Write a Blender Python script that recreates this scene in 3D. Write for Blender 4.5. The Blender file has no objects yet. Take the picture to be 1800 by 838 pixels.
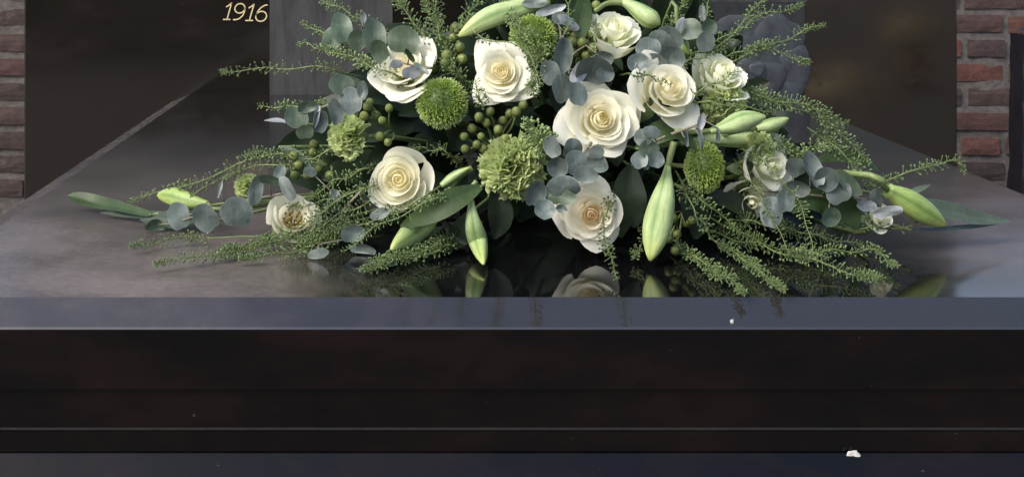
import bpy, math, random
import numpy as np
from mathutils import Vector, Matrix, noise

random.seed(7); np.random.seed(7)
S = bpy.context.scene
COL = S.collection
R = math.radians

# ------------------------------------------------------------------ camera, sky, sun, exposure
F = 2300.0            # focal length in pixels of an 1800 px wide frame
CX, CY = 714.0, -96.0 # vanishing point of the slab's side edges
H = 0.266             # camera height over the slab
cam_d = bpy.data.cameras.new('camera'); cam = bpy.data.objects.new('camera', cam_d); COL.objects.link(cam)
cam.location = (0, 0, H); cam.rotation_euler = (R(90), 0, 0)
cam_d.sensor_fit = 'HORIZONTAL'; cam_d.sensor_width = 36.0; cam_d.lens = F/1800*36
cam_d.shift_x = (900-CX)/1800; cam_d.shift_y = -(419-CY)/1800
cam_d.clip_start = 0.02; cam_d.clip_end = 2000
S.camera = cam

SUN_EL, SUN_AZ = 44.0, -52.0     # azimuth: degrees from "behind the camera" towards the left is negative
W = bpy.data.worlds.new('World'); S.world = W; W.use_nodes = True
wn = W.node_tree.nodes; wl = W.node_tree.links
bg = wn['Background']; sky = wn.new('ShaderNodeTexSky'); sky.sky_type = 'NISHITA'; sky.sun_disc = False
sky.sun_elevation = R(SUN_EL); sky.air_density = 1.0; sky.dust_density = 3.0; sky.ozone_density = 0.5
wl.new(sky.outputs[0], bg.inputs[0]); bg.inputs[1].default_value = 0.10
sun_d = bpy.data.lights.new('sun', 'SUN'); sun = bpy.data.objects.new('sun', sun_d); COL.objects.link(sun)
sun_d.energy = 1.35; sun_d.angle = R(38); sun_d.color = (1.0, 0.97, 0.92)
_a = R(SUN_AZ); _e = R(SUN_EL)
to_sun = Vector((math.sin(_a)*math.cos(_e), -math.cos(_a)*math.cos(_e), math.sin(_e)))
sun.rotation_euler = to_sun.to_track_quat('Z', 'Y').to_euler()
sun.location = to_sun*6
sky.sun_rotation = math.atan2(to_sun.x, to_sun.y)
S.view_settings.view_transform = 'Standard'; S.view_settings.look = 'None'
S.view_settings.exposure = 1.35; S.view_settings.gamma = 1.0; S.view_settings.use_curve_mapping = False
S.render.engine = 'CYCLES'; S.cycles.max_bounces = 12; S.cycles.diffuse_bounces = 8; S.cycles.transmission_bounces = 8; S.cycles.glossy_bounces = 4; S.cycles.use_denoising = True

# ------------------------------------------------------------------ helpers
def at(px, py, Y): return Vector(((px-CX)*Y/F, Y, H-(py-CY)*Y/F))
def ray(px, py): return (px-CX)/F, -(py-CY)/F
DC = (0.215, 1.335, 0.0); DA, DB, DH = 0.50, 0.215, 0.275     # the dome the spray fills
def domeY(px, py, off=0.0, margin=0.012):
    kx, kz = ray(px, py)
    a = (kx/DA)**2 + (1/DB)**2 + (kz/DH)**2
    b = -2*(DC[0]*kx/DA**2 + DC[1]/DB**2 - (H-DC[2])*kz/DH**2)
    c = (DC[0]/DA)**2 + (DC[1]/DB)**2 + ((H-DC[2])/DH)**2 - 1
    d = b*b-4*a*c
    Y = (-b-math.sqrt(d))/(2*a) if d > 0 else -b/(2*a)
    Y += off
    if kz < 0: Y = min(Y, (H-margin)/(-kz))
    return min(Y, 2.2)
def P(px, py, off=0.0, margin=0.012): return at(px, py, domeY(px, py, off, margin))
CORE = Vector((0.215, 1.36, 0.05))

def props(o, label=None, cat=None, group=None, kind=None):
    if label: o['label'] = label
    if cat: o['category'] = cat
    if group: o['group'] = group
    if kind: o['kind'] = kind
    return o
def thing(name, loc, label, cat, group=None):
    o = bpy.data.objects.new(name, None); COL.objects.link(o); o.location = loc
    o.empty_display_size = 0.01
    return props(o, label, cat, group)
def mk_mesh(name, verts, faces, mats, smooth=True, attrs=None, midx=None):
    me = bpy.data.meshes.new(name)
    me.from_pydata([tuple(v) for v in verts], [], faces)
    for m in (mats if isinstance(mats, (list, tuple)) else [mats]): me.materials.append(m)
    if smooth: me.polygons.foreach_set('use_smooth', [True]*len(me.polygons))
    if midx is not None: me.polygons.foreach_set('material_index', midx)
    for k, vals in (attrs or {}).items():
        at_ = me.attributes.new(k, 'FLOAT', 'POINT'); at_.data.foreach_set('value', list(map(float, vals)))
    me.update(); return me
def obj(name, me, parent=None, loc=None, mat=None):
    o = bpy.data.objects.new(name, me); COL.objects.link(o)
    if parent is not None: o.parent = parent
    if loc is not None: o.location = loc
    return o
def part(name, verts, faces, mats, parent, smooth=True, attrs=None, midx=None):
    """verts in world space; the parent (or its parent) is an unrotated Empty"""
    p0 = parent.location if parent.parent is None else parent.parent.location
    if parent.type == 'MESH' and parent.parent is None: p0 = parent.location
    vs = [Vector(v)-p0 for v in verts]
    return obj(name, mk_mesh(name, vs, faces, mats, smooth, attrs, midx), parent)

class MB:
    def __init__(s): s.v = []; s.f = []; s.a = []
    def add(s, vs, fs, a=None):
        n = len(s.v); s.v += [Vector(v) for v in vs]; s.f += [tuple(i+n for i in f) for f in fs]
        s.a += list(a) if a is not None else [0.0]*len(vs)
    def tube(s, pts, rad, n=6, cap=True, a=0.0):
        pts = [Vector(p) for p in pts]; N = len(pts)
        rads = rad if isinstance(rad, (list, tuple)) else [rad]*N
        vs = []; up = None
        for i, p in enumerate(pts):
            t = (pts[min(i+1, N-1)]-pts[max(i-1, 0)]); t = t.normalized() if t.length > 1e-9 else Vector((0, 0, 1))
            if up is None: up = t.orthogonal().normalized()
            up = (up - t*up.dot(t)); up = up.normalized() if up.length > 1e-6 else t.orthogonal().normalized()
            w = t.cross(up)
            for k in range(n):
                q = 2*math.pi*k/n; vs.append(p+(up*math.cos(q)+w*math.sin(q))*rads[i])
        fs = [(i*n+k, i*n+(k+1) % n, (i+1)*n+(k+1) % n, (i+1)*n+k) for i in range(N-1) for k in range(n)]
        if cap: fs += [tuple(range(n))[::-1], tuple((N-1)*n+k for k in range(n))]
        s.add(vs, fs, [a]*len(vs))
    def box(s, x0, x1, y0, y1, z0, z1):
        v = [(x, y, z) for x in (x0, x1) for y in (y0, y1) for z in (z0, z1)]
        s.add(v, [(0, 1, 3, 2), (4, 6, 7, 5), (0, 4, 5, 1), (2, 3, 7, 6), (0, 2, 6, 4), (1, 5, 7, 3)])
    def grid(s, fn, nu, nv, afn=None):
        vs = []; a = []
        for j in range(nv):
            for i in range(nu):
                u = i/(nu-1)*2-1; v = j/(nv-1)
                vs.append(fn(u, v)); a.append(afn(u, v) if afn else v)
        fs = [(j*nu+i, j*nu+i+1, (j+1)*nu+i+1, (j+1)*nu+i) for j in range(nv-1) for i in range(nu-1)]
        s.add(vs, fs, a)

def smooth_path(pts, n):
    """Catmull-Rom through pts, n samples"""
    pts = [Vector(p) for p in pts]
    if len(pts) == 2: return [pts[0].lerp(pts[1], i/(n-1)) for i in range(n)]
    q = [pts[0]*2-pts[1]]+pts+[pts[-1]*2-pts[-2]]; out = []
    for i in range(n):
        t = i/(n-1)*(len(pts)-1); k = min(int(t), len(pts)-2); f = t-k
        a, b, c, d = q[k:k+4]
        out.append(0.5*((2*b)+(c-a)*f+(2*a-5*b+4*c-d)*f*f+(3*b-a-3*c+d)*f**3))
    return out

# ------------------------------------------------------------------ materials
def new_mat(name):
    m = bpy.data.materials.new(name); m.use_nodes = True
    return m, m.node_tree.nodes, m.node_tree.links, m.node_tree.nodes['Principled BSDF']
def N_(nodes, t, **kw):
    n = nodes.new('ShaderNode'+t)
    for k, v in kw.items(): setattr(n, k, v)
    return n
def ramp(nodes, links, src, stops, interp='LINEAR'):
    r = nodes.new('ShaderNodeValToRGB'); r.color_ramp.interpolation = interp
    el = r.color_ramp.elements
    while len(el) < len(stops): el.new(0.5)
    for e, (p, c) in zip(el, stops):
        e.position = p; e.color = (c, c, c, 1) if isinstance(c, (int, float)) else (*c, 1)
    links.new(src, r.inputs[0]); return r.outputs[0]
def tex_noise(nodes, links, scale, detail=4, rough=0.6, vec=None):
    n = nodes.new('ShaderNodeTexNoise'); n.inputs['Scale'].default_value = scale
    n.inputs['Detail'].default_value = detail; n.inputs['Roughness'].default_value = rough
    if vec is not None: links.new(vec, n.inputs['Vector'])
    return n.outputs['Fac']
def mixc(nodes, links, fac, a, b, mode='MIX'):
    m = nodes.new('ShaderNodeMix'); m.data_type = 'RGBA'; m.blend_type = mode
    for sock, v in ((m.inputs[0], fac), (m.inputs[6], a), (m.inputs[7], b)):
        if isinstance(v, (int, float)): sock.default_value = v
        elif isinstance(v, tuple): sock.default_value = (*v, 1)
        else: links.new(v, sock)
    return m.outputs[2]
def math_(nodes, links, op, a, b=None, clamp=False):
    m = nodes.new('ShaderNodeMath'); m.operation = op; m.use_clamp = clamp
    for i, v in enumerate((a, b)):
        if v is None: continue
        if isinstance(v, (int, float)): m.inputs[i].default_value = v
        else: links.new(v, m.inputs[i])
    return m.outputs[0]
def bump(nodes, links, bsdf, h, strength, dist=0.002):
    b = nodes.new('ShaderNodeBump'); b.inputs['Strength'].default_value = strength; b.inputs['Distance'].default_value = dist
    links.new(h, b.inputs['Height']); links.new(b.outputs[0], bsdf.inputs['Normal'])
def pos(nodes): return nodes.new('ShaderNodeNewGeometry').outputs['Position']
def objc(nodes): return nodes.new('ShaderNodeTexCoord').outputs['Object']
def attr(nodes, name):
    a = nodes.new('ShaderNodeAttribute'); a.attribute_name = name; return a.outputs['Fac']
def orand(nodes): return nodes.new('ShaderNodeObjectInfo').outputs['Random']

def granite(name, base, rough, dust=False, spec=0.5, speck=1.0, tint=None, grime=0.0):
    m, n, l, b = new_mat(name)
    p = pos(n)
    fine = tex_noise(n, l, 900, 2, 0.7, p); mid = tex_noise(n, l, 60, 5, 0.6, p); big = tex_noise(n, l, 4.5, 4, 0.6, p)
    c = ramp(n, l, fine, [(0.35, tuple(x*0.7 for x in base)), (0.62, tuple(x*1.1 for x in base)), (0.78, tuple(x*(1+1.6*speck) for x in base))])
    r = ramp(n, l, mid, [(0.3, rough*0.8), (0.7, rough*1.3)])
    b.inputs['Specular IOR Level'].default_value = spec
    if dust:
        # dry dusty rim round the wet patch on which the flowers lie (elliptic, ragged)
        s = N_(n, 'SeparateXYZ'); l.new(p, s.inputs[0])
        dx = math_(n, l, 'MULTIPLY', math_(n, l, 'SUBTRACT', s.outputs[0], 0.185), 1/0.315)
        dy = math_(n, l, 'MULTIPLY', math_(n, l, 'SUBTRACT', s.outputs[1], 1.20), 1/0.46)
        d2 = math_(n, l, 'ADD', math_(n, l, 'MULTIPLY', dx, dx), math_(n, l, 'MULTIPLY', dy, dy))
        nz = tex_noise(n, l, 9, 5, 0.65, p)
        d2 = math_(n, l, 'ADD', d2, math_(n, l, 'MULTIPLY', math_(n, l, 'SUBTRACT', nz, 0.5), 0.9))
        mask = ramp(n, l, d2, [(0.55, 0.0), (1.0, 1.0)])
        stain = ramp(n, l, tex_noise(n, l, 26, 6, 0.7, p), [(0.25, 0.85), (0.7, 1.0)])
        mask = math_(n, l, 'MULTIPLY', mask, stain)
        mask = math_(n, l, 'MULTIPLY', mask, ramp(n, l, math_(n, l, 'MULTIPLY', s.outputs[1], 0.5), [(0.56, 1.0), (0.70, 0.45), (0.86, 0.04)]))
        side = ramp(n, l, math_(n, l, 'ADD', math_(n, l, 'MULTIPLY', s.outputs[0], 0.7), 0.4), [(0.30, 1.0), (0.50, 0.35), (0.68, 0.30), (0.80, 0.85)])
        mask = math_(n, l, 'MULTIPLY', mask, side)
        mask = math_(n, l, 'MULTIPLY', mask, ramp(n, l, tex_noise(n, l, 5.5, 6, 0.62, p), [(0.36, 0.45), (0.60, 1.0)]))
        dustc = ramp(n, l, tex_noise(n, l, 160, 4, 0.7, p), [(0.3, (0.125, 0.103, 0.095)), (0.7, (0.205, 0.170, 0.155))])
        c = mixc(n, l, math_(n, l, 'MULTIPLY', mask, 0.9), c, dustc)
        r = mixc(n, l, mask, r, (0.42, 0.42, 0.42))
    else:
        sm = ramp(n, l, big, [(0.4, 0.0), (0.75, 1.0)])
        c = mixc(n, l, math_(n, l, 'MULTIPLY', sm, 0.25), c, tuple(x*1.8 for x in base))
    if name == 'granite_bevel':   # dust settled on the left end of the slope
        sx = N_(n, 'SeparateXYZ'); l.new(p, sx.inputs[0])
        dm = ramp(n, l, math_(n, l, 'ADD', sx.outputs[0], math_(n, l, 'MULTIPLY', tex_noise(n, l, 7, 5, 0.65, p), 0.9)), [(0.10, 1.0), (0.52, 0.0)])
        dm = math_(n, l, 'MULTIPLY', dm, ramp(n, l, tex_noise(n, l, 45, 6, 0.75, p), [(0.3, 0.5), (0.7, 1.0)]))
        c = mixc(n, l, dm, c, (0.060, 0.051, 0.047)); r = mixc(n, l, dm, r, (0.35, 0.35, 0.35))
    if grime:
        mp = N_(n, 'Mapping'); l.new(p, mp.inputs[0]); mp.inputs['Scale'].default_value = (1, 1, 2.2)
        sm = ramp(n, l, tex_noise(n, l, 7, 7, 0.68, mp.outputs[0]), [(0.46, 0.0), (0.72, 1.0)])
        c = mixc(n, l, math_(n, l, 'MULTIPLY', sm, grime), c, (0.022, 0.009, 0.008))
        dots = ramp(n, l, tex_noise(n, l, 210, 1, 0.4, p), [(0.80, 0.0), (0.83, 1.0)])
        c = mixc(n, l, math_(n, l, 'MULTIPLY', dots, 0.3), c, (0.09, 0.08, 0.075))
        r = mixc(n, l, math_(n, l, 'MULTIPLY', sm, 0.6), r, (0.28, 0.28, 0.28))
    if tint: b.inputs['Specular Tint'].default_value = (*tint, 1)
    l.new(c, b.inputs['Base Color']); l.new(r, b.inputs['Roughness'])
    if rough > .03 and not dust: bump(n, l, b, fine, 0.015, 0.0004)
    return m
M = {}
M['granite_top'] = granite('granite_top', (0.004, 0.0040, 0.0046), 0.05, dust=True)
M['granite'] = granite('granite', (0.0020, 0.0018, 0.0021), 0.07, spec=0.36, grime=0.40)
M['granite_bevel'] = granite('granite_bevel', (0.019, 0.0170, 0.017), 0.022, spec=1.0, grime=0.10)
M['granite_head'] = granite('granite_head', (0.0085, 0.0072, 0.0062), 0.07, spec=1.0, tint=(1.0, .92, .84), grime=.10)
M['granite_blue'] = granite('granite_blue', (0.014, 0.015, 0.021), 0.35)

def etched(name, base, streak):
    m, n, l, b = new_mat(name)
    p = pos(n); mp = N_(n, 'Mapping'); l.new(p, mp.inputs[0]); mp.inputs['Scale'].default_value = (1, 1, 0.16 if streak else 1)
    a = tex_noise(n, l, 55, 6, 0.7, mp.outputs[0]); f = tex_noise(n, l, 700, 2, 0.6, p)
    c = ramp(n, l, a, [(0.38, tuple(x*0.30 for x in base)), (0.52, base), (0.70, tuple(x*1.35 for x in base))])
    c = mixc(n, l, math_(n, l, 'MULTIPLY', f, 0.5), c, tuple(x*1.5 for x in base))
    l.new(c, b.inputs['Base Color']); b.inputs['Roughness'].default_value = 0.6
    bump(n, l, b, a, 0.25, 0.001)
    return m
M['etch_panel'] = etched('etch_panel', (0.031, 0.031, 0.031), True)
M['etch_dark'] = etched('etch_dark', (0.011, 0.0115, 0.0135), False)
M['etch_rose'] = etched('etch_rose', (0.026, 0.030, 0.037), False)

def simple(name, col, rough=0.5, var=0.25, scale=120, bmp=0.0, metallic=0.0, obj_var=0.0):
    m, n, l, b = new_mat(name)
    f = tex_noise(n, l, scale, 4, 0.6, pos(n))
    c = ramp(n, l, f, [(0.3, tuple(x*(1-var) for x in col)), (0.7, tuple(min(1, x*(1+var)) for x in col))])
    if obj_var:
        hs = N_(n, 'HueSaturation'); l.new(c, hs.inputs['Color'])
        l.new(ramp(n, l, orand(n), [(0, 1-obj_var), (1, 1+obj_var)]), hs.inputs['Value']); c = hs.outputs[0]
    l.new(c, b.inputs['Base Color']); b.inputs['Roughness'].default_value = rough; b.inputs['Metallic'].default_value = metallic
    if bmp: bump(n, l, b, f, bmp, 0.003)
    return m
M['gold'] = simple('gold_paint', (0.62, 0.50, 0.28), 0.45, 0.12, 900)
M['mortar'] = simple('mortar', (0.098, 0.087, 0.080), 0.95, 0.35, 70, 0.6)
M['black_plastic'] = simple('black_plastic', (0.012, 0.012, 0.012), 0.4)
M['foam'] = simple('floral_foam', (0.012, 0.03, 0.014), 0.95, 0.3, 300, 0.4)
M['soil'] = simple('gravel_ground', (0.075, 0.064, 0.055), 0.95, 0.45, 45, 0.7)
M['white_scrap'] = simple('white_scrap', (0.42, 0.41, 0.39), 0.8, 0.3, 900)
M['ochre'] = simple('ochre_blossom', (0.68, 0.56, 0.32), 0.7, 0.35, 60)
M['bushgreen'] = simple('bush_leaf', (0.05, 0.07, 0.03), 0.6, 0.3, 60)
M['hedge'] = simple('hedge_leaf', (0.42, 0.29, 0.17), 0.7, 0.4, 20)
M['hedge_core'] = simple('hedge_core', (0.06, 0.04, 0.025), 0.9, 0.3, 20)
M['terracotta'] = simple('terracotta', (0.30, 0.14, 0.08), 0.8, 0.2, 40)

def brick_mat():
    m, n, l, b = new_mat('brick')
    c = ramp(n, l, orand(n), [(0.0, (0.036, 0.026, 0.025)), (0.25, (0.066, 0.040, 0.035)), (0.5, (0.050, 0.032, 0.032)), (0.72, (0.100, 0.040, 0.031)), (0.9, (0.150, 0.043, 0.032)), (1.0, (0.070, 0.047, 0.042))])
    p = pos(n); f = tex_noise(n, l, 38, 6, 0.7, p); g = tex_noise(n, l, 240, 3, 0.7, p)
    c = mixc(n, l, 0.75, c, ramp(n, l, f, [(0.3, 0.45), (0.7, 1.45)]), 'MULTIPLY')
    lime = ramp(n, l, tex_noise(n, l, 22, 5, 0.75, p), [(0.60, 0.0), (0.74, 0.6)])
    c = mixc(n, l, lime, c, (0.12, 0.108, 0.10))
    l.new(c, b.inputs['Base Color']); b.inputs['Roughness'].default_value = 0.92
    bump(n, l, b, math_(n, l, 'ADD', f, math_(n, l, 'MULTIPLY', g, 0.5)), 0.7, 0.004)
    return m
M['brick'] = brick_mat()

def petal_mat(name, outer, inner, base, rough=0.55, trans=0.35, obj_var=0.05):
    """attribute 'g' runs 0 at the claw of a petal to 1 at its rim; 'd' runs 0 at the heart of the bloom to 1 outside"""
    m, n, l, b = new_mat(name)
    g = attr(n, 'g'); d = attr(n, 'd')
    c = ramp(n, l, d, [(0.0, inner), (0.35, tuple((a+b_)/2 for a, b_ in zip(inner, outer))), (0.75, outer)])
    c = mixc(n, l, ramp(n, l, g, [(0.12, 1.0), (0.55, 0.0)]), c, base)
    f = tex_noise(n, l, 60, 4, 0.6, pos(n))
    c = mixc(n, l, 0.35, c, ramp(n, l, f, [(0.3, 0.86), (0.7, 1.0)]), 'MULTIPLY')
    brown = math_(n, l, 'MULTIPLY', ramp(n, l, g, [(0.90, 0.0), (1.0, 1.0)]), ramp(n, l, tex_noise(n, l, 120, 3, 0.6, pos(n)), [(0.58, 0.0), (0.70, 0.55)]))
    c = mixc(n, l, brown, c, (0.42, 0.36, 0.16))
    hs = N_(n, 'HueSaturation'); l.new(c, hs.inputs['Color'])
    l.new(ramp(n, l, orand(n), [(0, 1-obj_var), (1, 1.0)]), hs.inputs['Value']); c = hs.outputs[0]
    l.new(c, b.inputs['Base Color']); b.inputs['Roughness'].default_value = rough
    b.inputs['Specular IOR Level'].default_value = 0.3
    bump(n, l, b, tex_noise(n, l, 220, 3, 0.6, pos(n)), 0.12, 0.0008)
    t = N_(n, 'BsdfTranslucent'); l.new(c, t.inputs[0]); mx = N_(n, 'MixShader'); mx.inputs[0].default_value = trans
    l.new(b.outputs[0], mx.inputs[1]); l.new(t.outputs[0], mx.inputs[2]); l.new(mx.outputs[0], n['Material Output'].inputs[0])
    return m
M['rose'] = petal_mat('rose_petal', (0.93, 0.925, 0.80), (0.97, 0.90, 0.64), (0.95, 0.90, 0.66), trans=.42)
M['rose_warm'] = petal_mat('rose_petal_warm', (0.93, 0.915, 0.79), (0.97, 0.81, 0.54), (0.95, 0.85, 0.61), trans=.42)
M['white_green'] = petal_mat('white_green_petal', (0.93, 0.935, 0.80), (0.90, 0.90, 0.64), (0.76, 0.80, 0.46))
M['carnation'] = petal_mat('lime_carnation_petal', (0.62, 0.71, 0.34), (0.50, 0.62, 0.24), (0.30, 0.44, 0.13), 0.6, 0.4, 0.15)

def leafy(name, col, dark, rough=0.45, trans=0.15, scale=90, obj_var=0.2, spec=0.5, vein=False):
    m, n, l, b = new_mat(name)
    f = tex_noise(n, l, scale, 5, 0.65, pos(n))
    c = ramp(n, l, f, [(0.3, dark), (0.68, col)])
    g = attr(n, 'g')
    if vein:  # pale midrib, attribute g is 0 on the midrib
        c = mixc(n, l, ramp(n, l, g, [(0.0, 0.35), (0.06, 0.0)]), c, tuple(min(1, x*1.9) for x in col))
    if vein:
        e = attr(n, 'e')
        c = mixc(n, l, ramp(n, l, e, [(0.90, 0.0), (1.0, 0.5)]), c, tuple(min(1, x*1.8) for x in col))
        bl = ramp(n, l, tex_noise(n, l, 28, 4, 0.7, pos(n)), [(0.42, 0.0), (0.7, 0.55)])
        c = mixc(n, l, bl, c, tuple(x*1.45 for x in col))
        c = mixc(n, l, ramp(n, l, tex_noise(n, l, 330, 2, 0.5, pos(n)), [(0.66, 0.0), (0.74, 0.7)]), c, tuple(x*0.35 for x in col))
        wv = N_(n, 'TexWave'); wv.inputs['Scale'].default_value = 55; wv.inputs['Distortion'].default_value = 5; wv.inputs['Detail'].default_value = 3
        l.new(pos(n), wv.inputs['Vector']); c = mixc(n, l, math_(n, l, 'MULTIPLY', ramp(n, l, wv.outputs['Fac'], [(0.80, 0.0), (0.97, 1.0)]), 0.09), c, tuple(min(1, x*2.0) for x in col))
    hs = N_(n, 'HueSaturation'); l.new(c, hs.inputs['Color'])
    l.new(ramp(n, l, orand(n), [(0, 1-obj_var), (1, 1+obj_var)]), hs.inputs['Value']); c = hs.outputs[0]
    l.new(c, b.inputs['Base Color']); b.inputs['Roughness'].default_value = rough; b.inputs['Specular IOR Level'].default_value = spec
    bump(n, l, b, f, 0.18, 0.001)
    if trans:
        t = N_(n, 'BsdfTranslucent'); l.new(c, t.inputs[0]); mx = N_(n, 'MixShader'); mx.inputs[0].default_value = trans
        l.new(b.outputs[0], mx.inputs[1]); l.new(t.outputs[0], mx.inputs[2]); l.new(mx.outputs[0], n['Material Output'].inputs[0])
    return m
M['euc'] = leafy('eucalyptus_leaf', (0.115, 0.142, 0.130), (0.054, 0.074, 0.066), 0.42, 0.12, 150, 0.22, 0.5, True)
M['euc_green'] = leafy('eucalyptus_leaf_green', (0.085, 0.120, 0.078), (0.046, 0.072, 0.044), 0.42, 0.15, 150, 0.2, 0.5, True)
M['euc_pale'] = leafy('eucalyptus_leaf_pale', (0.25, 0.27, 0.28), (0.14, 0.16, 0.165), 0.42, 0.1, 150, 0.15, 0.5, True)
M['blade'] = leafy('lily_leaf', (0.040, 0.068, 0.022), (0.020, 0.038, 0.012), 0.45, 0.15, 60, 0.2, 0.3, True)
M['blade_grey'] = leafy('grey_leaf', (0.075, 0.100, 0.068), (0.042, 0.060, 0.042), 0.48, 0.12, 60, 0.2, 0.35, True)
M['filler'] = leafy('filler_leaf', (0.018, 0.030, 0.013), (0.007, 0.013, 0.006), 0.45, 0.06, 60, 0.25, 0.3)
M['stem'] = leafy('green_stem', (0.165, 0.215, 0.075), (0.10, 0.14, 0.045), 0.5, 0.0, 120, 0.15)
M['stem_brown'] = leafy('brown_stem', (0.20, 0.19, 0.13), (0.12, 0.11, 0.08), 0.6, 0.0, 120, 0.15)
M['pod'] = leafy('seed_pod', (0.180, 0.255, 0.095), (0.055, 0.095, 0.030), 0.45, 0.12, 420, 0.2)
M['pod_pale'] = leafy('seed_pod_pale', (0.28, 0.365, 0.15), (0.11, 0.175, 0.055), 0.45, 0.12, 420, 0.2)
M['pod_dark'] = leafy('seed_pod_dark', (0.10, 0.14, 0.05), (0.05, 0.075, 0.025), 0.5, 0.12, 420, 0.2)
M['berry'] = leafy('hypericum_berry', (0.165, 0.195, 0.058), (0.080, 0.105, 0.030), 0.42, 0.0, 220, 0.3, 0.35)
M['bract'] = leafy('bract', (0.10, 0.15, 0.05), (0.06, 0.09, 0.03), 0.5, 0.1, 150, 0.2)
M['stamen'] = simple('stamen', (0.33, 0.22, 0.06), 0.7, 0.4, 400)

def bud_mat(name, col, ridge):
    m, n, l, b = new_mat(name)
    g = attr(n, 'g'); f = tex_noise(n, l, 140, 4, 0.6, objc(n))
    c = ramp(n, l, g, [(0.0, ridge), (0.28, tuple((a+b_)/2 for a, b_ in zip(col, ridge))), (0.6, col)])
    c = mixc(n, l, 0.6, c, ramp(n, l, f, [(0.3, 0.70), (0.7, 1.12)]), 'MULTIPLY')
    cb = N_(n, 'CombineXYZ'); l.new(math_(n, l, 'MULTIPLY', attr(n, 'w'), 34), cb.inputs[0]); l.new(math_(n, l, 'MULTIPLY', attr(n, 's'), 5), cb.inputs[1])
    rib = tex_noise(n, l, 1.0, 3, 0.6, cb.outputs[0])
    c = mixc(n, l, 0.7, c, ramp(n, l, rib, [(0.35, 0.70), (0.6, 1.1)]), 'MULTIPLY')
    c = mixc(n, l, ramp(n, l, attr(n, 's'), [(0.72, 0.0), (1.0, 0.6)]), c, (0.42, 0.47, 0.12))
    f = math_(n, l, 'ADD', f, rib)
    l.new(c, b.inputs['Base Color']); b.inputs['Roughness'].default_value = 0.45
    b.inputs['Subsurface Weight'].default_value = 0.15; b.inputs['Subsurface Radius'].default_value = (0.4, 0.6, 0.2); b.inputs['Subsurface Scale'].default_value = 0.004
    bump(n, l, b, f, 0.35, 0.0010)
    return m
M['bud'] = bud_mat('lily_bud', (0.37, 0.47, 0.21), (0.16, 0.27, 0.075))
M['bud_bright'] = bud_mat('lily_bud_bright', (0.28, 0.38, 0.105), (0.13, 0.22, 0.042))
def pom_mat():
    m, n, l, b = new_mat('pompon_floret')
    g = attr(n, 'g'); d = attr(n, 'd')
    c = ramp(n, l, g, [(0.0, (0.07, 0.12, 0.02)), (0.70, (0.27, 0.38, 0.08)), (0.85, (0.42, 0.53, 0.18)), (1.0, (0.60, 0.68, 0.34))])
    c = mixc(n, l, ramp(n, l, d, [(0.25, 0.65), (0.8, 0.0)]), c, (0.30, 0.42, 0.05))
    l.new(c, b.inputs['Base Color']); b.inputs['Roughness'].default_value = 0.55
    return m
M['pompon'] = pom_mat()

# ------------------------------------------------------------------ ground
GZ = -0.45
mb = MB(); mb.add([(-400, -400, GZ), (400, -400, GZ), (400, 400, GZ), (-400, 400, GZ)], [(0, 1, 2, 3)])
props(obj('ground', mk_mesh('ground', mb.v, mb.f, M['soil'], False)), kind='structure')

# ------------------------------------------------------------------ brick wall
WY = 3.40
px2 = lambda p: p*WY/F
COURSE = 42.8*WY/F; BH = 30*WY/F; BL = 0.205; JT = COURSE-BH
wall = thing('brick_wall', (0.2, WY, GZ), 'weathered red brick wall with wide pale mortar joints behind the grave', 'wall')
wall.rotation_euler = (0, R(0.35), 0)
def brick_mesh(L, seed):
    rng = random.Random(seed); nx = 5; vs = []; fs = []
    # front face of 5x3 points with worn, uneven rim, going 60 mm deep
    hx, hz = L/2, BH/2
    for j in range(4):
        for i in range(nx+1):
            u = i/nx*2-1; w = j/3*2-1
            x = u*hx; z = w*hz
            edge = (abs(u) > .99) or (abs(w) > .99)
            corner = (abs(u) > .99) and (abs(w) > .99)
            y = rng.uniform(-0.0009, 0.0007) + (0.0022 if edge else 0.0)
            if edge: x += rng.uniform(-.002, .001)*(1 if u > 0 else -1)*(abs(u) > .99); z += rng.uniform(-.0011, .0008)*(1 if w > 0 else -1)
            if corner: x *= 0.99; z *= 0.965
            vs.append((x, y, z))
    n = nx+1
    fs += [(j*n+i, j*n+i+1, (j+1)*n+i+1, (j+1)*n+i) for j in range(3) for i in range(nx)]
    rim = [i for i in range(n)]+[j*n+nx for j in range(1, 4)]+[3*n+i for i in range(nx-1, -1, -1)]+[j*n for j in (2, 1)]
    b0 = len(vs)
    for r in rim: vs.append((vs[r][0], 0.055, vs[r][2]))
    k = len(rim)
    fs += [(rim[i], b0+i, b0+(i+1) % k, rim[(i+1) % k]) for i in range(k)]
    return mk_mesh('brick', vs, fs, M['brick'], False)
BM = [brick_mesh(BL, s) for s in range(6)]; BMH = [brick_mesh(0.098, 20+s) for s in range(4)]
rr = random.Random(3)
z0 = H-(123-CY)*WY/F - GZ      # a course centre read off beside the stone
k0 = math.ceil((0.03-z0)/COURSE); rows = range(k0, k0+16)
WX0, WX1 = -1.95, 2.05
for r in rows:
    x = WX0 + ((r % 2)*0.107) + rr.uniform(-.012, .012)
    zc = z0+r*COURSE
    while x < WX1:
        header = (r % 4 == 1)
        L = 0.098 if header else BL
        if x+L > WX1: break
        o = obj('brick', rr.choice(BMH if header else BM), wall)
        o.location = (x+L/2, rr.uniform(-.004, .003), zc+rr.uniform(-.002, .002)); o.rotation_euler = (0, R(rr.uniform(-.4, .4)), R(rr.uniform(-.6, .6)))
        x += L+JT*0.85+rr.uniform(-.003, .004)
mb = MB()
top = z0+(rows[-1]+.6)*COURSE
def mort(u, v):
    x = (WX0-.03)+(u+1)/2*(WX1-WX0+.06); z = v*(top)
    return Vector((x+0.2, WY+0.005+0.004*noise.noise((x*14, z*14, 3.1)), GZ+z))
mb.grid(mort, 160, 60)
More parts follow.
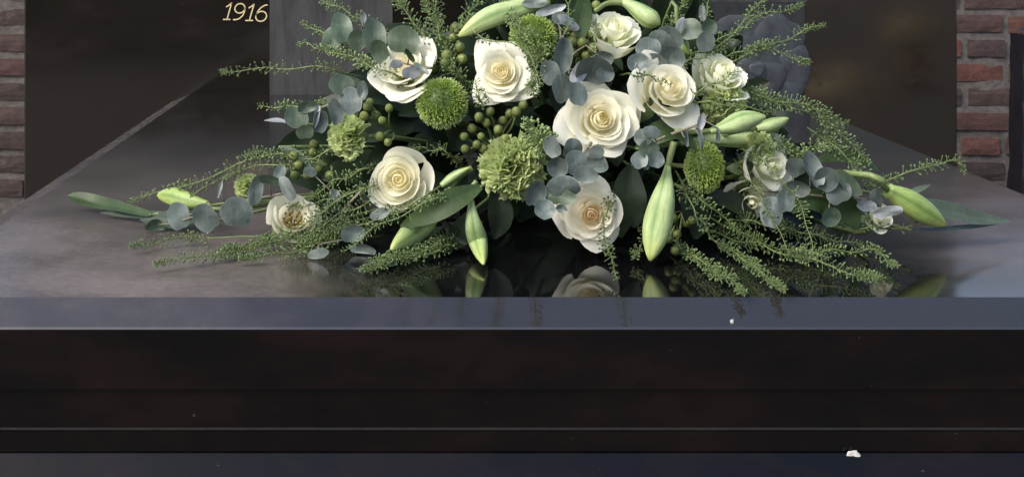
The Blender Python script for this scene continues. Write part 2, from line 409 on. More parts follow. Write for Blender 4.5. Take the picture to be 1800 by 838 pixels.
mb.box(0.2+WX0-.03, 0.2+WX1+.03, WY+0.03, WY+0.22, GZ, GZ+top)
part('mortar', mb.v, mb.f, M['mortar'], wall, False)

# ------------------------------------------------------------------ neighbouring stone on the right
nb = thing('neighbouring_gravestone', at(1850, 500, 2.55), 'rough blue-grey neighbouring gravestone at the right edge, before the bricks', 'gravestone')
NY = 2.55; xa = (1766-CX)*(NY+.06)/F; zt = H-(62-CY)*NY/F
mb = MB()
def nbf(u, v):
    z = GZ+v*(zt-GZ); lean = (0.012*(v))
    x = xa+lean+(u+1)/2*0.42
    return Vector((x+0.004*noise.noise((x*9, z*17, 1.0)), NY+0.006*noise.noise((x*22, z*22, 5.0)), z))
mb.grid(nbf, 30, 30)
n0 = len(mb.v)
def nbs(u, v):
    z = GZ+v*(zt-GZ); f = nbf(-1, v); y = NY+(u+1)/2*0.06
    return Vector((f.x+0.004*noise.noise((y*30, z*17, 2.0))*(u > -1), f.y if u <= -1 else y, z))
mb.grid(nbs, 6, 30)
def nbt(u, v):
    f = nbf(u, 1.0); y = NY+v*0.06
    return Vector((f.x, f.y if v == 0 else y, f.z+0.010*math.sin(min(1, v*1.6)*math.pi/2)+0.005*noise.noise((f.x*40, y*40, 7.0))*(v > 0)))
mb.grid(nbt, 30, 6)
mb.box(xa+.012, xa+.415, NY+.012, NY+.0595, GZ, zt-.004)
part('stone_block', mb.v, mb.f, M['granite_blue'], nb, False)
mb = MB(); mb.box(xa-.05, xa+.5, NY-.06, NY+.18, GZ, GZ+.06)
part('foot_stone', mb.v, mb.f, M['granite_blue'], nb, False)

# ------------------------------------------------------------------ grave monument: ledger with bevels, base, plinth
XL, XR = -0.418, 0.692; BEV = 0.033; YF = 0.957; YB = 2.328; ZB = -0.013
gr = thing('grave_ledger', (0.137, 1.28, GZ), 'polished black granite grave slab with a sloping front edge under the flower spray', 'grave slab')
mb = MB()
v = [(XL+BEV, YF+BEV, 0), (XR-BEV, YF+BEV, 0), (XR-BEV, YB, 0), (XL+BEV, YB, 0),
     (XL, YF, ZB), (XR, YF, ZB), (XR, YB, ZB), (XL, YB, ZB),
     (XL, YF-.0006, ZB-.0016), (XR, YF-.0006, ZB-.0016), (XR, YB, ZB-.0016), (XL, YB, ZB-.0016),
     (XL, YF-.0006, -.058), (XR, YF-.0006, -.058), (XR, YB, -.058), (XL, YB, -.058)]
mb.add(v, [(0, 1, 2, 3), (4, 5, 1, 0), (5, 6, 2, 1), (7, 4, 0, 3), (8, 9, 5, 4), (9, 10, 6, 5), (11, 8, 4, 7), (12, 13, 9, 8), (13, 14, 10, 9), (15, 12, 8, 11), (2, 6, 7, 3), (6, 10, 11, 7), (10, 14, 15, 11), (15, 14, 13, 12)])
part('top_slab', mb.v, mb.f, [M['granite_top'], M['granite_bevel'], M['granite']], gr, False, None, [0, 1, 1, 1, 1, 1, 1]+[2]*7)
mb = MB(); mb.box(XL+.004, XR-.004, YF+.003, YB-.004, -.0870, -.0582)
part('middle_course', mb.v, mb.f, M['granite'], gr, False)
mb = MB(); mb.box(XL+.0005, XR-.0005, YF+.0012, YB-.004, -.0886, -.0874)
part('joint_bead', mb.v, mb.f, simple('joint_sealant', (0.012, 0.011, 0.010), 0.6, 0.4, 200), gr, False)
mb = MB(); mb.box(XL+.002, XR-.002, YF+.002, YB-.004, -.1045, -.0895)
part('base_course', mb.v, mb.f, M['granite'], gr, False)
PZ = -.1050; PO = 0.10; PD = 0.080
x0, x1, y0 = XL-PO, XR+PO, YF-PO
mb = MB()
v = [(XL-.001, YF-.0005, PZ), (XR+.001, YF-.0005, PZ), (XR+.001, YB+.05, PZ), (XL-.001, YB+.05, PZ), (x0, y0, PZ-PD), (x1, y0, PZ-PD), (x1, YB+.05, PZ-PD), (x0, YB+.05, PZ-PD),
     (x0, y0, GZ), (x1, y0, GZ), (x1, YB+.05, GZ), (x0, YB+.05, GZ)]
mb.add(v, [(0, 1, 2, 3), (4, 5, 1, 0), (5, 6, 2, 1), (7, 4, 0, 3), (8, 9, 5, 4), (9, 10, 6, 5), (11, 8, 4, 7), (3, 2, 6, 7), (7, 6, 10, 11)])
part('plinth', mb.v, mb.f, M['granite'], gr, False)

# ------------------------------------------------------------------ headstone
HY = 2.330; HZ = 0.75
hx0, hx1 = (42-CX)*HY/F, (1683-CX)*HY/F
hs_ = thing('headstone', ((hx0+hx1)/2, HY, PZ), 'wide polished dark headstone with gold year and etched rose panels', 'headstone')
mb = MB(); c_ = 0.003
v = [(hx0+c_, HY, GZ), (hx1-c_, HY, GZ), (hx1-c_, HY, HZ-c_), (hx0+c_, HY, HZ-c_), (hx0, HY+c_, GZ), (hx1, HY+c_, GZ), (hx1, HY+c_, HZ), (hx0, HY+c_, HZ),
     (hx0, HY+.12, GZ), (hx1, HY+.12, GZ), (hx1, HY+.12, HZ), (hx0, HY+.12, HZ)]
mb.add(v, [(0, 1, 2, 3), (4, 0, 3, 7), (1, 5, 6, 2), (3, 2, 6, 7), (8, 4, 7, 11), (5, 9, 10, 6), (7, 6, 10, 11), (9, 8, 11, 10)])
part('slab', mb.v, mb.f, M['granite_head'], hs_, False)
def plate(name, x0p, x1p, y0p, y1p, t, mat, zmax=None):
    a, b_ = at(x0p, y1p, HY), at(x1p, y0p, HY)
    z1 = b_.z if zmax is None else zmax
    mb = MB(); mb.box(a.x, b_.x, HY-t, HY+.0015, a.z, z1)
    return part(name, mb.v, mb.f, mat, hs_, False)
plate('etched_panel', 474, 690, 0, 176, 0.0008, M['etch_panel'], HZ-.08)
rp = plate('etched_panel', 1150, 1414, 4, 176, 0.0006, M['etch_dark'])
mb = MB(); a, b_ = at(1146, 4, HY), at(1418, 1, HY); mb.box(a.x, b_.x, HY-.0012, HY+.001, a.z, b_.z)
part('panel_rim', mb.v, mb.f, M['etch_panel'], hs_, False)
# etched rose: overlapping low petals, each with its own edge
def etch_petal(cx, cy, rx, ry, rot, lift, sd):
    rng = random.Random(sd); vs = []; n = 22
    for ring, (k, d) in enumerate(((1.0, 0.0), (0.93, 1.0), (0.5, 0.75), (0.0, 0.4))):
        for i in range(n if k else 1):
            q = 2*math.pi*i/n; wv = 1+0.10*math.sin(3*q+sd)+0.05*math.sin(5*q+2*sd)
            x, y = rx*k*wv*math.cos(q), ry*k*wv*math.sin(q)
            X = cx+x*math.cos(rot)-y*math.sin(rot); Y_ = cy+x*math.sin(rot)+y*math.cos(rot)
            p = at(X, Y_, HY); p.y = HY-.0007-lift-0.0012*d; vs.append(p)
    fs = []
    for r in range(2): fs += [(r*n+i, (r+1)*n+i, (r+1)*n+(i+1) % n, r*n+(i+1) % n) for i in range(n)]
    fs += [(2*n+i, 3*n, 2*n+(i+1) % n) for i in range(n)]
    return vs, fs
er = part('etched_rose', *etch_petal(1325, 125, 70, 68, 0, 0.0002, 1), M['etch_rose'], hs_)
for k, (cx, cy, rx, ry, rot) in enumerate([(1300, 62, 52, 38, -.3), (1365, 75, 44, 52, .5), (1392, 135, 30, 58, .15), (1352, 180, 62, 32, -.3), (1285, 150, 42, 48, .3), (1322, 108, 50, 44, .2), (1340, 140, 40, 34, -.4), (1318, 128, 28, 24, .3), (1330, 122, 15, 13, 0)]):
    part('petal', *etch_petal(cx, cy, rx, ry, rot, 0.0006+0.0007*k, k+2), M['etch_rose'], er)
# gold year: strokes measured off the photograph's enlargement (14 units = 1 px)
def ell(cx, cy, rx, ry, sh, n=26, a0=0, a1=360):
    return [(cx+rx*math.cos(R(a0+(a1-a0)*i/n))-sh*ry*math.sin(R(a0+(a1-a0)*i/n)), cy+ry*math.sin(R(a0+(a1-a0)*i/n))) for i in range(n+1)]
digits = [[[(245, 180), (320, 135), (385, 72)], [(380, 75), (268, 482)], [(170, 484), (350, 484)]],
          [ell(583, 212, 122, 116, .12), [(712, 190), (700, 290), (650, 390), (575, 460), (490, 490), (415, 488)]],
          [[(800, 208), (875, 160), (940, 97)], [(935, 99), (815, 508)], [(715, 510), (905, 510)]],
          [ell(1105, 408, 132, 122, .12), [(1265, 128), (1190, 138), (1100, 195), (1020, 285), (978, 390)]]]
for dg in digits:
    mb = MB()
    for st in dg:
        pts = [Vector((380+x/13.97, 0+y/13.97)) for x, y in st]; hw = 1.05; N = len(pts); fr = []
        for i, p in enumerate(pts):
            t = pts[min(i+1, N-1)]-pts[max(i-1, 0)]; t.normalize(); nn = Vector((-t.y, t.x))*hw
            fr.append((p+nn, p-nn))
        vs = []
        for a, b_ in fr:
            for q in (a, b_):
                w = at(q.x, q.y, HY); vs += [(w.x, HY-.0009, w.z), (w.x, HY+.001, w.z)]
        fs = []
        for i in range(N-1):
            o = i*4; e = o+4; fs += [(o, e, e+2, o+2), (o+1, e+1, e, o), (o+2, e+2, e+3, o+3)]
        fs += [(0, 2, 3, 1), ((N-1)*4, (N-1)*4+1, (N-1)*4+3, (N-1)*4+2)]
        mb.add(vs, fs)
    part('digit', mb.v, mb.f, M['gold'], hs_, False)

# ------------------------------------------------------------------ plants across the path, seen mirrored in the headstone, and an added hedge
def far_bush(px, py, Yv, rad, label):
    Yr = 2*HY-Yv; c = at(px, py, Yv); c.y = Yr
    t = thing('flowering_pot_plant', (c.x, c.y, GZ), label, 'pot plant', 'plants across the path')
    rng = random.Random(int(px)); mb = MB(); ml = MB()
    for i in range(420):
        d = Vector((rng.gauss(0, 1), rng.gauss(0, 1), rng.gauss(0, 1))).normalized(); d.z = abs(d.z)*0.9-.15
        p = c+d*rad*rng.uniform(.75, 1.05); a = d.orthogonal().normalized()*rad*.10; b2 = d.cross(a).normalized()*rad*.10
        mb.add([p+a, p+b2, p-a, p-b2, p+d*rad*.05], [(0, 1, 4), (1, 2, 4), (2, 3, 4), (3, 0, 4)])
    for i in range(260):
        d = Vector((rng.gauss(0, 1), rng.gauss(0, 1), rng.gauss(0, 1))).normalized()
        p = c+d*rad*rng.uniform(.3, .9)-Vector((0, 0, rad*.25)); a = d.orthogonal().normalized()*rad*.12; b2 = d.cross(a).normalized()*rad*.05
        ml.add([p+a, p+b2, p-a, p-b2], [(0, 1, 2, 3)])
    ps = part('blossoms', mb.v, mb.f, M['ochre'], t, False); ps['kind'] = 'stuff'
    ls = part('foliage', ml.v, ml.f, M['bushgreen'], t, False); ls['kind'] = 'stuff'
    mp = MB(); zt_ = max(GZ+.06, c.z-rad*.5)
    mp.tube([(c.x, c.y, GZ+.001), (c.x, c.y, zt_)], [rad*.42, rad*.6], 20)
    part('pot', mp.v, mp.f, M['terracotta'], t)
hd = thing('added_hedge', (-3.2, -4.2, GZ), 'unseen brown leaved hedge added to warm the upper left of the headstone', 'hedge')  # hedge added behind the camera for a warm brown reflection in the headstone
mb = MB(); mb.box(-6.4, -0.75, -4.75, -4.25, GZ, 1.0); part('branch_core', mb.v, mb.f, M['hedge_core'], hd, False)
mb = MB(); rng = random.Random(21)
for i in range(7000):
    x, z = rng.uniform(-6.5, -0.65), rng.uniform(GZ+.03, 1.08)
    p = Vector((x, -4.2+.05*noise.noise((x*3, z*3, 0))+rng.uniform(-.06, .05), z))
    n_ = Vector((rng.gauss(0, .6), 1, rng.gauss(0.4, .6))).normalized(); a = n_.orthogonal().normalized()*.045; b2 = n_.cross(a).normalized()*.028
    mb.add([p-a, p+b2, p+a, p-b2], [(0, 1, 2, 3)])
part('hedge_leaves', mb.v, mb.f, M['hedge'], hd, False)['kind'] = 'stuff'
far_bush(1612, 62, 6.6, 0.17, 'ochre flower clump mirrored in the upper right of the headstone')
far_bush(1490, 190, 6.2, 0.26, 'wider brownish plant mirrored low in the headstone beside the sprigs')

# ------------------------------------------------------------------ flower generators
def facing(d, spin=0.0):
    z = Vector(d).normalized(); q = z.to_track_quat('Z', 'Y')
    return q @ Matrix.Rotation(spin, 3, 'Z').to_quaternion()
def stem_to_core(t, p, axis, r=0.0022, mat='stem', blend=0.5):
    c = CORE + Vector(((p.x-CORE.x)*blend, 0, 0))
    c.z = min(c.z, max(0.02, p.z*0.6))
    pts = smooth_path([p, p-axis*0.03+Vector((0, 0, 0)), c], 8)
    mb = MB(); pts = [Vector((q.x, q.y, max(q.z, r+.001))) for q in pts]; mb.tube(pts, r, 6)
    return part('stem', mb.v, mb.f, M[mat], t)

def rose(name, label, px, py, rpx, d, n=26, mat='rose', off=0.0, seed=0, openness=1.0, serr=0.0, heart=1.0, Y=None, stamens=False, cat='rose', group='white roses in the spray', spin=0.0, flare=1.0):
    rng = random.Random(seed)
    Y = Y or domeY(px, py, off, 0.5*rpx*1.25/F)
    p = at(px, py, Y); Rr = rpx*Y/F
    t = thing(name, p, label, cat, group)
    q = facing(d, spin)
    for i in range(n):
        tt = i/(n-1)
        if stamens: tt = 0.45+0.55*tt
        th = i*2.39996+rng.uniform(-.45, .45); jx, jy = rng.uniform(-.035, .035)*Rr*tt, rng.uniform(-.035, .035)*Rr*tt
        r = Rr*(0.035+0.70*tt**0.95)*openness**(tt)
        phi = 1.75*(1-tt)+0.88*tt+rng.uniform(-.08, .08)
        zt = Rr*(0.44-0.05*(1-tt)**3-0.28*tt**2.4+rng.uniform(-.045, .045))*heart; zb = zt-Rr*(0.30+0.72*tt)
        fl = max(0, (tt-.22)/.78)*flare; ph = rng.uniform(0, 6.28); tw = rng.uniform(.05, .13); tipsh = rng.uniform(.5, 1.4)
        sgn = rng.choice((1, 1, 1, -1)); cr = rng.uniform(0.65, 1.35); pk = rng.uniform(-.25, .25)
        def fn(u, v):
            au = abs(u); uc = abs(u-pk)
            s = v*(1-0.20*au**2.6) + (0.07*fl*tipsh*max(0, 1-uc*2.0)*v)
            if serr and v > .93: s += serr*(0.5+0.5*math.sin(u*34+ph))*rng.uniform(.2, 1)
            k = max(0.0, (s-.60)/.40)
            rho = r*(1-(1-min(1, s))**2.4)
            z = zb+(zt-zb)*(s**1.15)
            rho += Rr*0.34*fl*k**1.7*(1.05-0.35*min(1, uc))*cr
            z -= Rr*(0.22*fl*k**2.4+0.24*fl*k**1.6*min(1, uc)**1.5)*cr
            if tt < .45: rho *= 1-0.60*k*(1-tt/.45)
            rho *= 1+tw*u*sgn
            rho += Rr*0.024*math.sin(u*5+ph)*v*v*(0.4+fl); z += Rr*0.03*math.sin(u*4.3+ph*2)*v*v*(0.4+fl)
            ang = th+phi*u*(0.35+0.65*math.sin(min(1, s*1.1)*math.pi/2))
            return Vector((rho*math.cos(ang)+jx, rho*math.sin(ang)+jy, z))
        nu, nv = (25, 9) if serr else (13, 10)
        mb = MB(); mb.grid(fn, nu, nv)
        me = mk_mesh('petal', [q @ x for x in mb.v], mb.f, M[mat], True, {'g': mb.a, 'd': [min(1, tt*0.9+0.25*a*tt) for a in mb.a]})
        obj('petal', me, t)
    if stamens:
        mb = MB()
        for i in range(60):
            a = rng.uniform(0, 6.28); rr_ = Rr*.30*math.sqrt(rng.random()); h = Rr*rng.uniform(-.12, .08)
            b0 = Vector((rr_*.5*math.cos(a), rr_*.5*math.sin(a), -.4*Rr)); b1 = Vector((rr_*math.cos(a), rr_*math.sin(a), h))
            mb.tube([b0, b0.lerp(b1, .8), b1, b1*1.02+Vector((0, 0, Rr*.03))], [Rr*.012, Rr*.012, Rr*.04, Rr*.02], 5)
        obj('stamens', mk_mesh('stamens', [q @ x for x in mb.v], mb.f, M['stamen'], True, {'g': mb.a}), t)['kind'] = 'stuff'
    mb = MB()
    for k in range(5):
        a = k*1.2566+.3
        def sp(u, v):
            w = Rr*.16*math.sin(math.pi*min(1, v*.85+.12)); rad_ = Rr*(.10+.42*v)
            return Vector((rad_*math.cos(a)-u*w*math.sin(a), rad_*math.sin(a)+u*w*math.cos(a), -.62*Rr+Rr*(.12*v-.35*v*v)-abs(u)*.02*Rr))
        mb.grid(sp, 3, 7)
    mb.tube([(0, 0, -.82*Rr), (0, 0, -.7*Rr), (0, 0, -.55*Rr)], [Rr*.07, Rr*.15, Rr*.12], 8)
    obj('calyx', mk_mesh('calyx', [q @ x for x in mb.v], mb.f, M['bract'], True, {'g': mb.a}), t)
    ax = q @ Vector((0, 0, 1))
    stem_to_core(t, p-ax*Rr*.75, ax)
    return t

def carn_petal(seed):
    rng = random.Random(seed); ph = rng.uniform(0, 6); ph2 = rng.uniform(0, 6)
    def fn(u, v):
        w = 0.12+0.80*v**1.2
        tooth = (0.035*(1 if int((u+1)*8.5) % 2 else -1)+rng.uniform(-.03, .03)) if v > .95 else 0
        rad_ = (v+tooth)*(1-.05*abs(u)**2)
        x = math.sin(u*.72)*w*1.15; z = rad_
        y = (0.20*math.sin(u*8.5+ph)+0.12*math.sin(u*15+ph2))*v**1.6+0.30*v**2.2*(1 if ph > 3 else .4)
        return Vector((x, y, z))
    mb = MB(); mb.grid(fn, 25, 7)
    return mk_mesh('petal', mb.v, mb.f, M['carnation'], True, {'g': mb.a, 'd': [min(1, .2+a) for a in mb.a]})
CPM = [carn_petal(s) for s in range(6)]
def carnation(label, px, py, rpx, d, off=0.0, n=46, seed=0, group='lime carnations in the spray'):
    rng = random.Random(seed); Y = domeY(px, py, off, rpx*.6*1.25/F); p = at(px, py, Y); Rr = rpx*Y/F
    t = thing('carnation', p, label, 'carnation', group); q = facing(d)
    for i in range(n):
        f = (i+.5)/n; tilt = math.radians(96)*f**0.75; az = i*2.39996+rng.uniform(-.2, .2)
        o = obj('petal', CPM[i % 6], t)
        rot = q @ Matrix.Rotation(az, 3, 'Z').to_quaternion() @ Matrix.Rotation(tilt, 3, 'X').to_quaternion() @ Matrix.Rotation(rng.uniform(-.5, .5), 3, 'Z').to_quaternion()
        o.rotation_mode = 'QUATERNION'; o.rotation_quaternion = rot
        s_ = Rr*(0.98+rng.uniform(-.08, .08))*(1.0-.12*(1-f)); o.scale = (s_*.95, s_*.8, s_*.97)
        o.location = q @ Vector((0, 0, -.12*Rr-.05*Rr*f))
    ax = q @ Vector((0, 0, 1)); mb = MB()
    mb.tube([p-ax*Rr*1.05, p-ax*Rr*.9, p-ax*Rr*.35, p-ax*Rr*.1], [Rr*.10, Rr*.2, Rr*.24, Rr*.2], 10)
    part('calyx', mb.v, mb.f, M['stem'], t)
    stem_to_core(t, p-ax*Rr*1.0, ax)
    return t

def pompon(label, px, py, rx, ry, d, off=0.0, n=2300, seed=0):
    rng = random.Random(seed); Y = domeY(px, py, off, rx*.6*1.25/F); p = at(px, py, Y); a, b_ = rx*Y/F, ry*Y/F
    t = thing('pompon_flower', p, label, 'pompon flower', 'green pompon flowers in the spray')
    q = facing(d); ax = q @ Vector((0, 0, 1)); mb = MB(); ds = []
    sc = lambda w: Vector((w.x*a, w.y*(a+b_)/2, w.z*b_))
    for i in range(n):
        z = 1-1.85*(i+.5)/n; rr_ = math.sqrt(max(0, 1-z*z)); az = i*2.39996
        dl = Vector((rr_*math.cos(az), rr_*math.sin(az), z)); dw = (q @ dl)
        dw = (dw+Vector((rng.uniform(-.16, .16), rng.uniform(-.16, .16), rng.uniform(-.16, .16)))).normalized()
        L = rng.uniform(.88, 1.06)*(0.93+.07*(1-abs(z))); side = dw.cross(Vector((rng.uniform(-1, 1), rng.uniform(-1, 1), rng.uniform(-1, 1)))).normalized()
        w = .028
        p0 = p+sc(dw*.80); p1 = p+sc(dw*L*.92+side*w); p2 = p+sc(dw*L*.92-side*w); p3 = p+sc(dw*L+dw.cross(side)*.05)
        p4 = p+sc(dw*L*.92+dw.cross(side)*w*1.2)
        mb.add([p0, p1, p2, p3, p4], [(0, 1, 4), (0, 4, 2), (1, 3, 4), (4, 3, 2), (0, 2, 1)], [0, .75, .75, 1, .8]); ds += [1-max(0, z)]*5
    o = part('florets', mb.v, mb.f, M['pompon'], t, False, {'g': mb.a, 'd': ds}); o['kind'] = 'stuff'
    mb = MB()
    def sph(u, v):
        az = u*math.pi; el = (v-.5)*math.pi; return p+sc(Vector((math.cos(el)*math.cos(az), math.cos(el)*math.sin(az), math.sin(el)))*.82)
    mb.grid(sph, 17, 9)
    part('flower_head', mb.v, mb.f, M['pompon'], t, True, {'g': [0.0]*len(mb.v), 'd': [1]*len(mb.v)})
    stem_to_core(t, p-ax*a*.6, ax)
    return t

def lily_bud(label, pts, wpx, mat='bud', off=0.0, offs=None, stem_pts=None, blunt=0.35, roll=0.0, wmax=0.55, margin=0.014):
    """pts: pixel polyline from the foot of the bud to its tip"""
    W3 = []
    for i, (x, y) in enumerate(pts): W3.append(P(x, y, off if offs is None else offs[i], margin))
    t = thing('lily_bud', W3[0], label, 'lily bud', 'lily buds in the spray')
    path = smooth_path(W3, 22); n = 24; N = len(path); Ym = W3[len(W3)//2].y; rmax = wpx*.5*Ym/F
    vs = []; g = []; gs = []; gw = []; up = None
    for i, p in enumerate(path):
        s = i/(N-1); tg = (path[min(i+1, N-1)]-path[max(i-1, 0)]).normalized()
        if up is None: up = tg.orthogonal().normalized(); up = Matrix.Rotation(roll, 3, tg) @ up
        up = (up-tg*up.dot(tg)).normalized(); w = tg.cross(up)
        if s < wmax: r = blunt+(1-blunt)*(math.sin(s/wmax*math.pi/2)**1.5)
        else: r = (math.cos((s-wmax)/(1-wmax)*math.pi/2*0.97))**0.72
        r = max(r, .05)*rmax
        for k in range(n):
            a = 2*math.pi*k/n; lob = abs(math.cos(1.5*a))       # three broad lobes with grooves between
            env = math.sin(min(1, s*1.6)*math.pi/2)
            rr_ = r*(1-.17*env*(1-lob)**2+0.035*env*math.cos(6*a))
            vs.append(p+(up*math.cos(a)+w*math.sin(a))*rr_); g.append(lob); gs.append(s); gw.append(abs(k-n/2)/n*2)
    fs = [(i*n+k, i*n+(k+1) % n, (i+1)*n+(k+1) % n, (i+1)*n+k) for i in range(N-1) for k in range(n)]
    fs += [tuple(range(n))[::-1], tuple((N-1)*n+k for k in range(n))]
    part('bud', vs, fs, M[mat], t, True, {'g': g, 's': gs, 'w': gw})
    ax = (path[1]-path[0]).normalized()
    if stem_pts:
        sp = [P(x, y, off if offs is None else offs[0], margin) for x, y in stem_pts]+[path[0]+ax*.002]
        mb = MB(); mb.tube(smooth_path(sp, 12), [rmax*.24+(rmax*blunt*.85-rmax*.24)*(i/11)**3 for i in range(12)], 8)
        part('stem', mb.v, mb.f, M['stem'], t)
    else: stem_to_core(t, path[0], ax, rmax*.26)
    return t

def ribbon(path, width, nrm, fold=0.25, n=16, prof=None, twist=0.0, wave=0.0, ph=0.0):
    pth = smooth_path(path, n); mb = MB(); N = len(pth); vs = []; a = []
    prof = prof or (lambda s: math.sin(math.pi*min(1, s*.93+.05))**.8)
    for i, p in enumerate(pth):
        s = i/(N-1); tg = (pth[min(i+1, N-1)]-pth[max(i-1, 0)]).normalized()
        nn = Vector(nrm); nn = (nn-tg*nn.dot(tg)).normalized(); nn = Matrix.Rotation(twist*(s-.5), 3, tg) @ nn
        sd = tg.cross(nn); w = width*.5*max(.03, prof(s))
        for u in (-1, -.62, -.3, 0, .3, .62, 1):
            vs.append(p+sd*w*u+nn*(abs(u)*fold*w+wave*w*math.sin(s*9+ph+u))); a.append(abs(u))
    k = 7
    fs = [(i*k+j, i*k+j+1, (i+1)*k+j+1, (i+1)*k+j) for i in range(N-1) for j in range(k-1)]
    return vs, fs, a
def blade_leaf(label, pts, wpx, mat='blade', off=0.0, nrm=(0, -.6, .8), fold=.25, twist=0.0, margin=0.008, offs=None, prof=None, wave=.05, name='long_leaf'):
    W3 = [P(x, y, off if offs is None else offs[i], margin) for i, (x, y) in enumerate(pts)]
    t = thing(name, W3[0], label, 'leaf', 'long leaves in the spray')
    Ym = sum(p.y for p in W3)/len(W3)
    vs, fs, a = ribbon(W3, wpx*Ym/F, nrm, fold, 18, prof, twist, wave, W3[0].x*50)
    vs = [Vector((v.x, v.y, max(v.z, .0012))) for v in vs]
    part('blade', vs, fs, M[mat], t, True, {'g': a})
    e = W3[0]; c = Vector((e.x+(CORE.x-e.x)*.4, CORE.y, max(.01, e.z*.6)))
    mb = MB(); mb.tube([e+(W3[1]-e)*.03, e.lerp(c, .5)+Vector((0, 0, .004)), c], [.0012, .0016, .002], 6)
    part('stalk', mb.v, mb.f, M['stem'], t)
    return t

def euc_leaf(parent, cx, cy, rx, ry, rot, tx, ty, Y, mat, seed):
    """round leaf: centre and half axes in pixels, rot in degrees in the picture plane, tx/ty tilts"""
    rng = random.Random(seed); c = at(cx, cy, Y); sc_ = rng.uniform(.80, 1.0); a, b_ = rx*sc_*Y/F, ry*sc_*Y/F
    q = Matrix.Rotation(R(-rot), 3, 'Y') @ Matrix.Rotation(R(tx), 3, 'X') @ Matrix.Rotation(R(ty), 3, 'Z')
    cup = rng.uniform(-.18, .38); ph = rng.uniform(0, 6.28); wav = rng.uniform(.03, .12)
    nr, na = 5, 22; vs = [c.copy()]; g = [0.0]; e_ = [0.0]
    for r in range(1, nr+1):
        k = r/nr
        for i in range(na):
            an = 2*math.pi*i/na; x = k*math.cos(an); z = k*math.sin(an)
            sh = 1+.05*math.sin(2*an+ph)+.03*math.sin(5*an+ph)-0.10*(z < -.8)*(abs(x) < .35)
            y = -cup*k*k+wav*math.sin(3*an+ph)*k*k-abs(x)*.12
            w = q @ Vector((x*sh*a, y*(a+b_)*.5, z*sh*b_)); pt = c+w
            pt.z = max(pt.z, .0015); vs.append(pt); g.append(abs(x)); e_.append(k)
    fs = [(0, 1+i, 1+(i+1) % na) for i in range(na)]
    for r in range(nr-1): fs += [(1+r*na+i, 1+(r+1)*na+i, 1+(r+1)*na+(i+1) % na, 1+r*na+(i+1) % na) for i in range(na)]
    return part('leaf', vs, fs, M[mat], parent, True, {'g': g, 'e': e_})
def eucalyptus(label, stem, leaves, off=0.0, mat='euc', seed=0, stem_r=.0011, dz=.0):
    rng = random.Random(seed)
    W3 = [P(x, y, off, .010) for x, y in stem]
    t = thing('eucalyptus_branch', W3[0], label, 'eucalyptus', 'eucalyptus branches in the spray')
    pth = smooth_path(W3, 16); mb = MB(); mb.tube(pth, [stem_r*(1.3-.7*i/15) for i in range(16)], 6)
    part('stem', mb.v, mb.f, M['stem_brown'], t)
    for i, lf in enumerate(leaves):
        cx, cy, rx, ry, rot = lf[:5]; m = lf[5] if len(lf) > 5 else mat
        tx, ty = (lf[6], lf[7]) if len(lf) > 7 else (rng.uniform(-28, 22), rng.uniform(-28, 28))
        near = min(pth, key=lambda p: (p-at(cx, cy, p.y)).length)
        Y = domeY(cx, cy, off-.010-rng.uniform(0, .008)-i*.0006, .006)
        Y = min(Y, near.y+.02)
        # petiole
        lo = euc_leaf(t, cx, cy, rx, ry, rot, tx, ty, Y, m, seed*100+i)
        c = at(cx, cy, Y); mb = MB(); mb.tube([near, near.lerp(c, .5), near.lerp(c, .88)+Vector((0, .0012, 0))], [stem_r*.7, stem_r*.55, stem_r*.4], 5)
        part('petiole', mb.v, mb.f, M['stem_brown'], lo)
    return t

OCT = [Vector(v) for v in ((1, 0, 0), (-1, 0, 0), (0, 1, 0), (0, -1, 0), (0, 0, 1), (0, 0, -1))]
OCF = [(0, 2, 4), (2, 1, 4), (1, 3, 4), (3, 0, 4), (2, 0, 5), (1, 2, 5), (3, 1, 5), (0, 3, 5)]
def pod(mb, c, ax, rng, s):
    q = ax.to_track_quat('Z', 'Y') @ Matrix.Rotation(rng.uniform(0, 6.28), 3, 'Z').to_quaternion()
    vs = []
    for z, r in ((-1, .25), (-.35, .85), (.4, .9), (1, .3)):
        for k in range(5):
            a = k*1.2566; vs.append(c+q @ Vector((r*math.cos(a)*s, r*math.sin(a)*s*.62, z*s*1.15)))
    fs = [(i*5+k, i*5+(k+1) % 5, (i+1)*5+(k+1) % 5, (i+1)*5+k) for i in range(3) for k in range(5)]+[(4, 3, 2, 1, 0), (15, 16, 17, 18, 19)]
    mb.add(vs, fs)
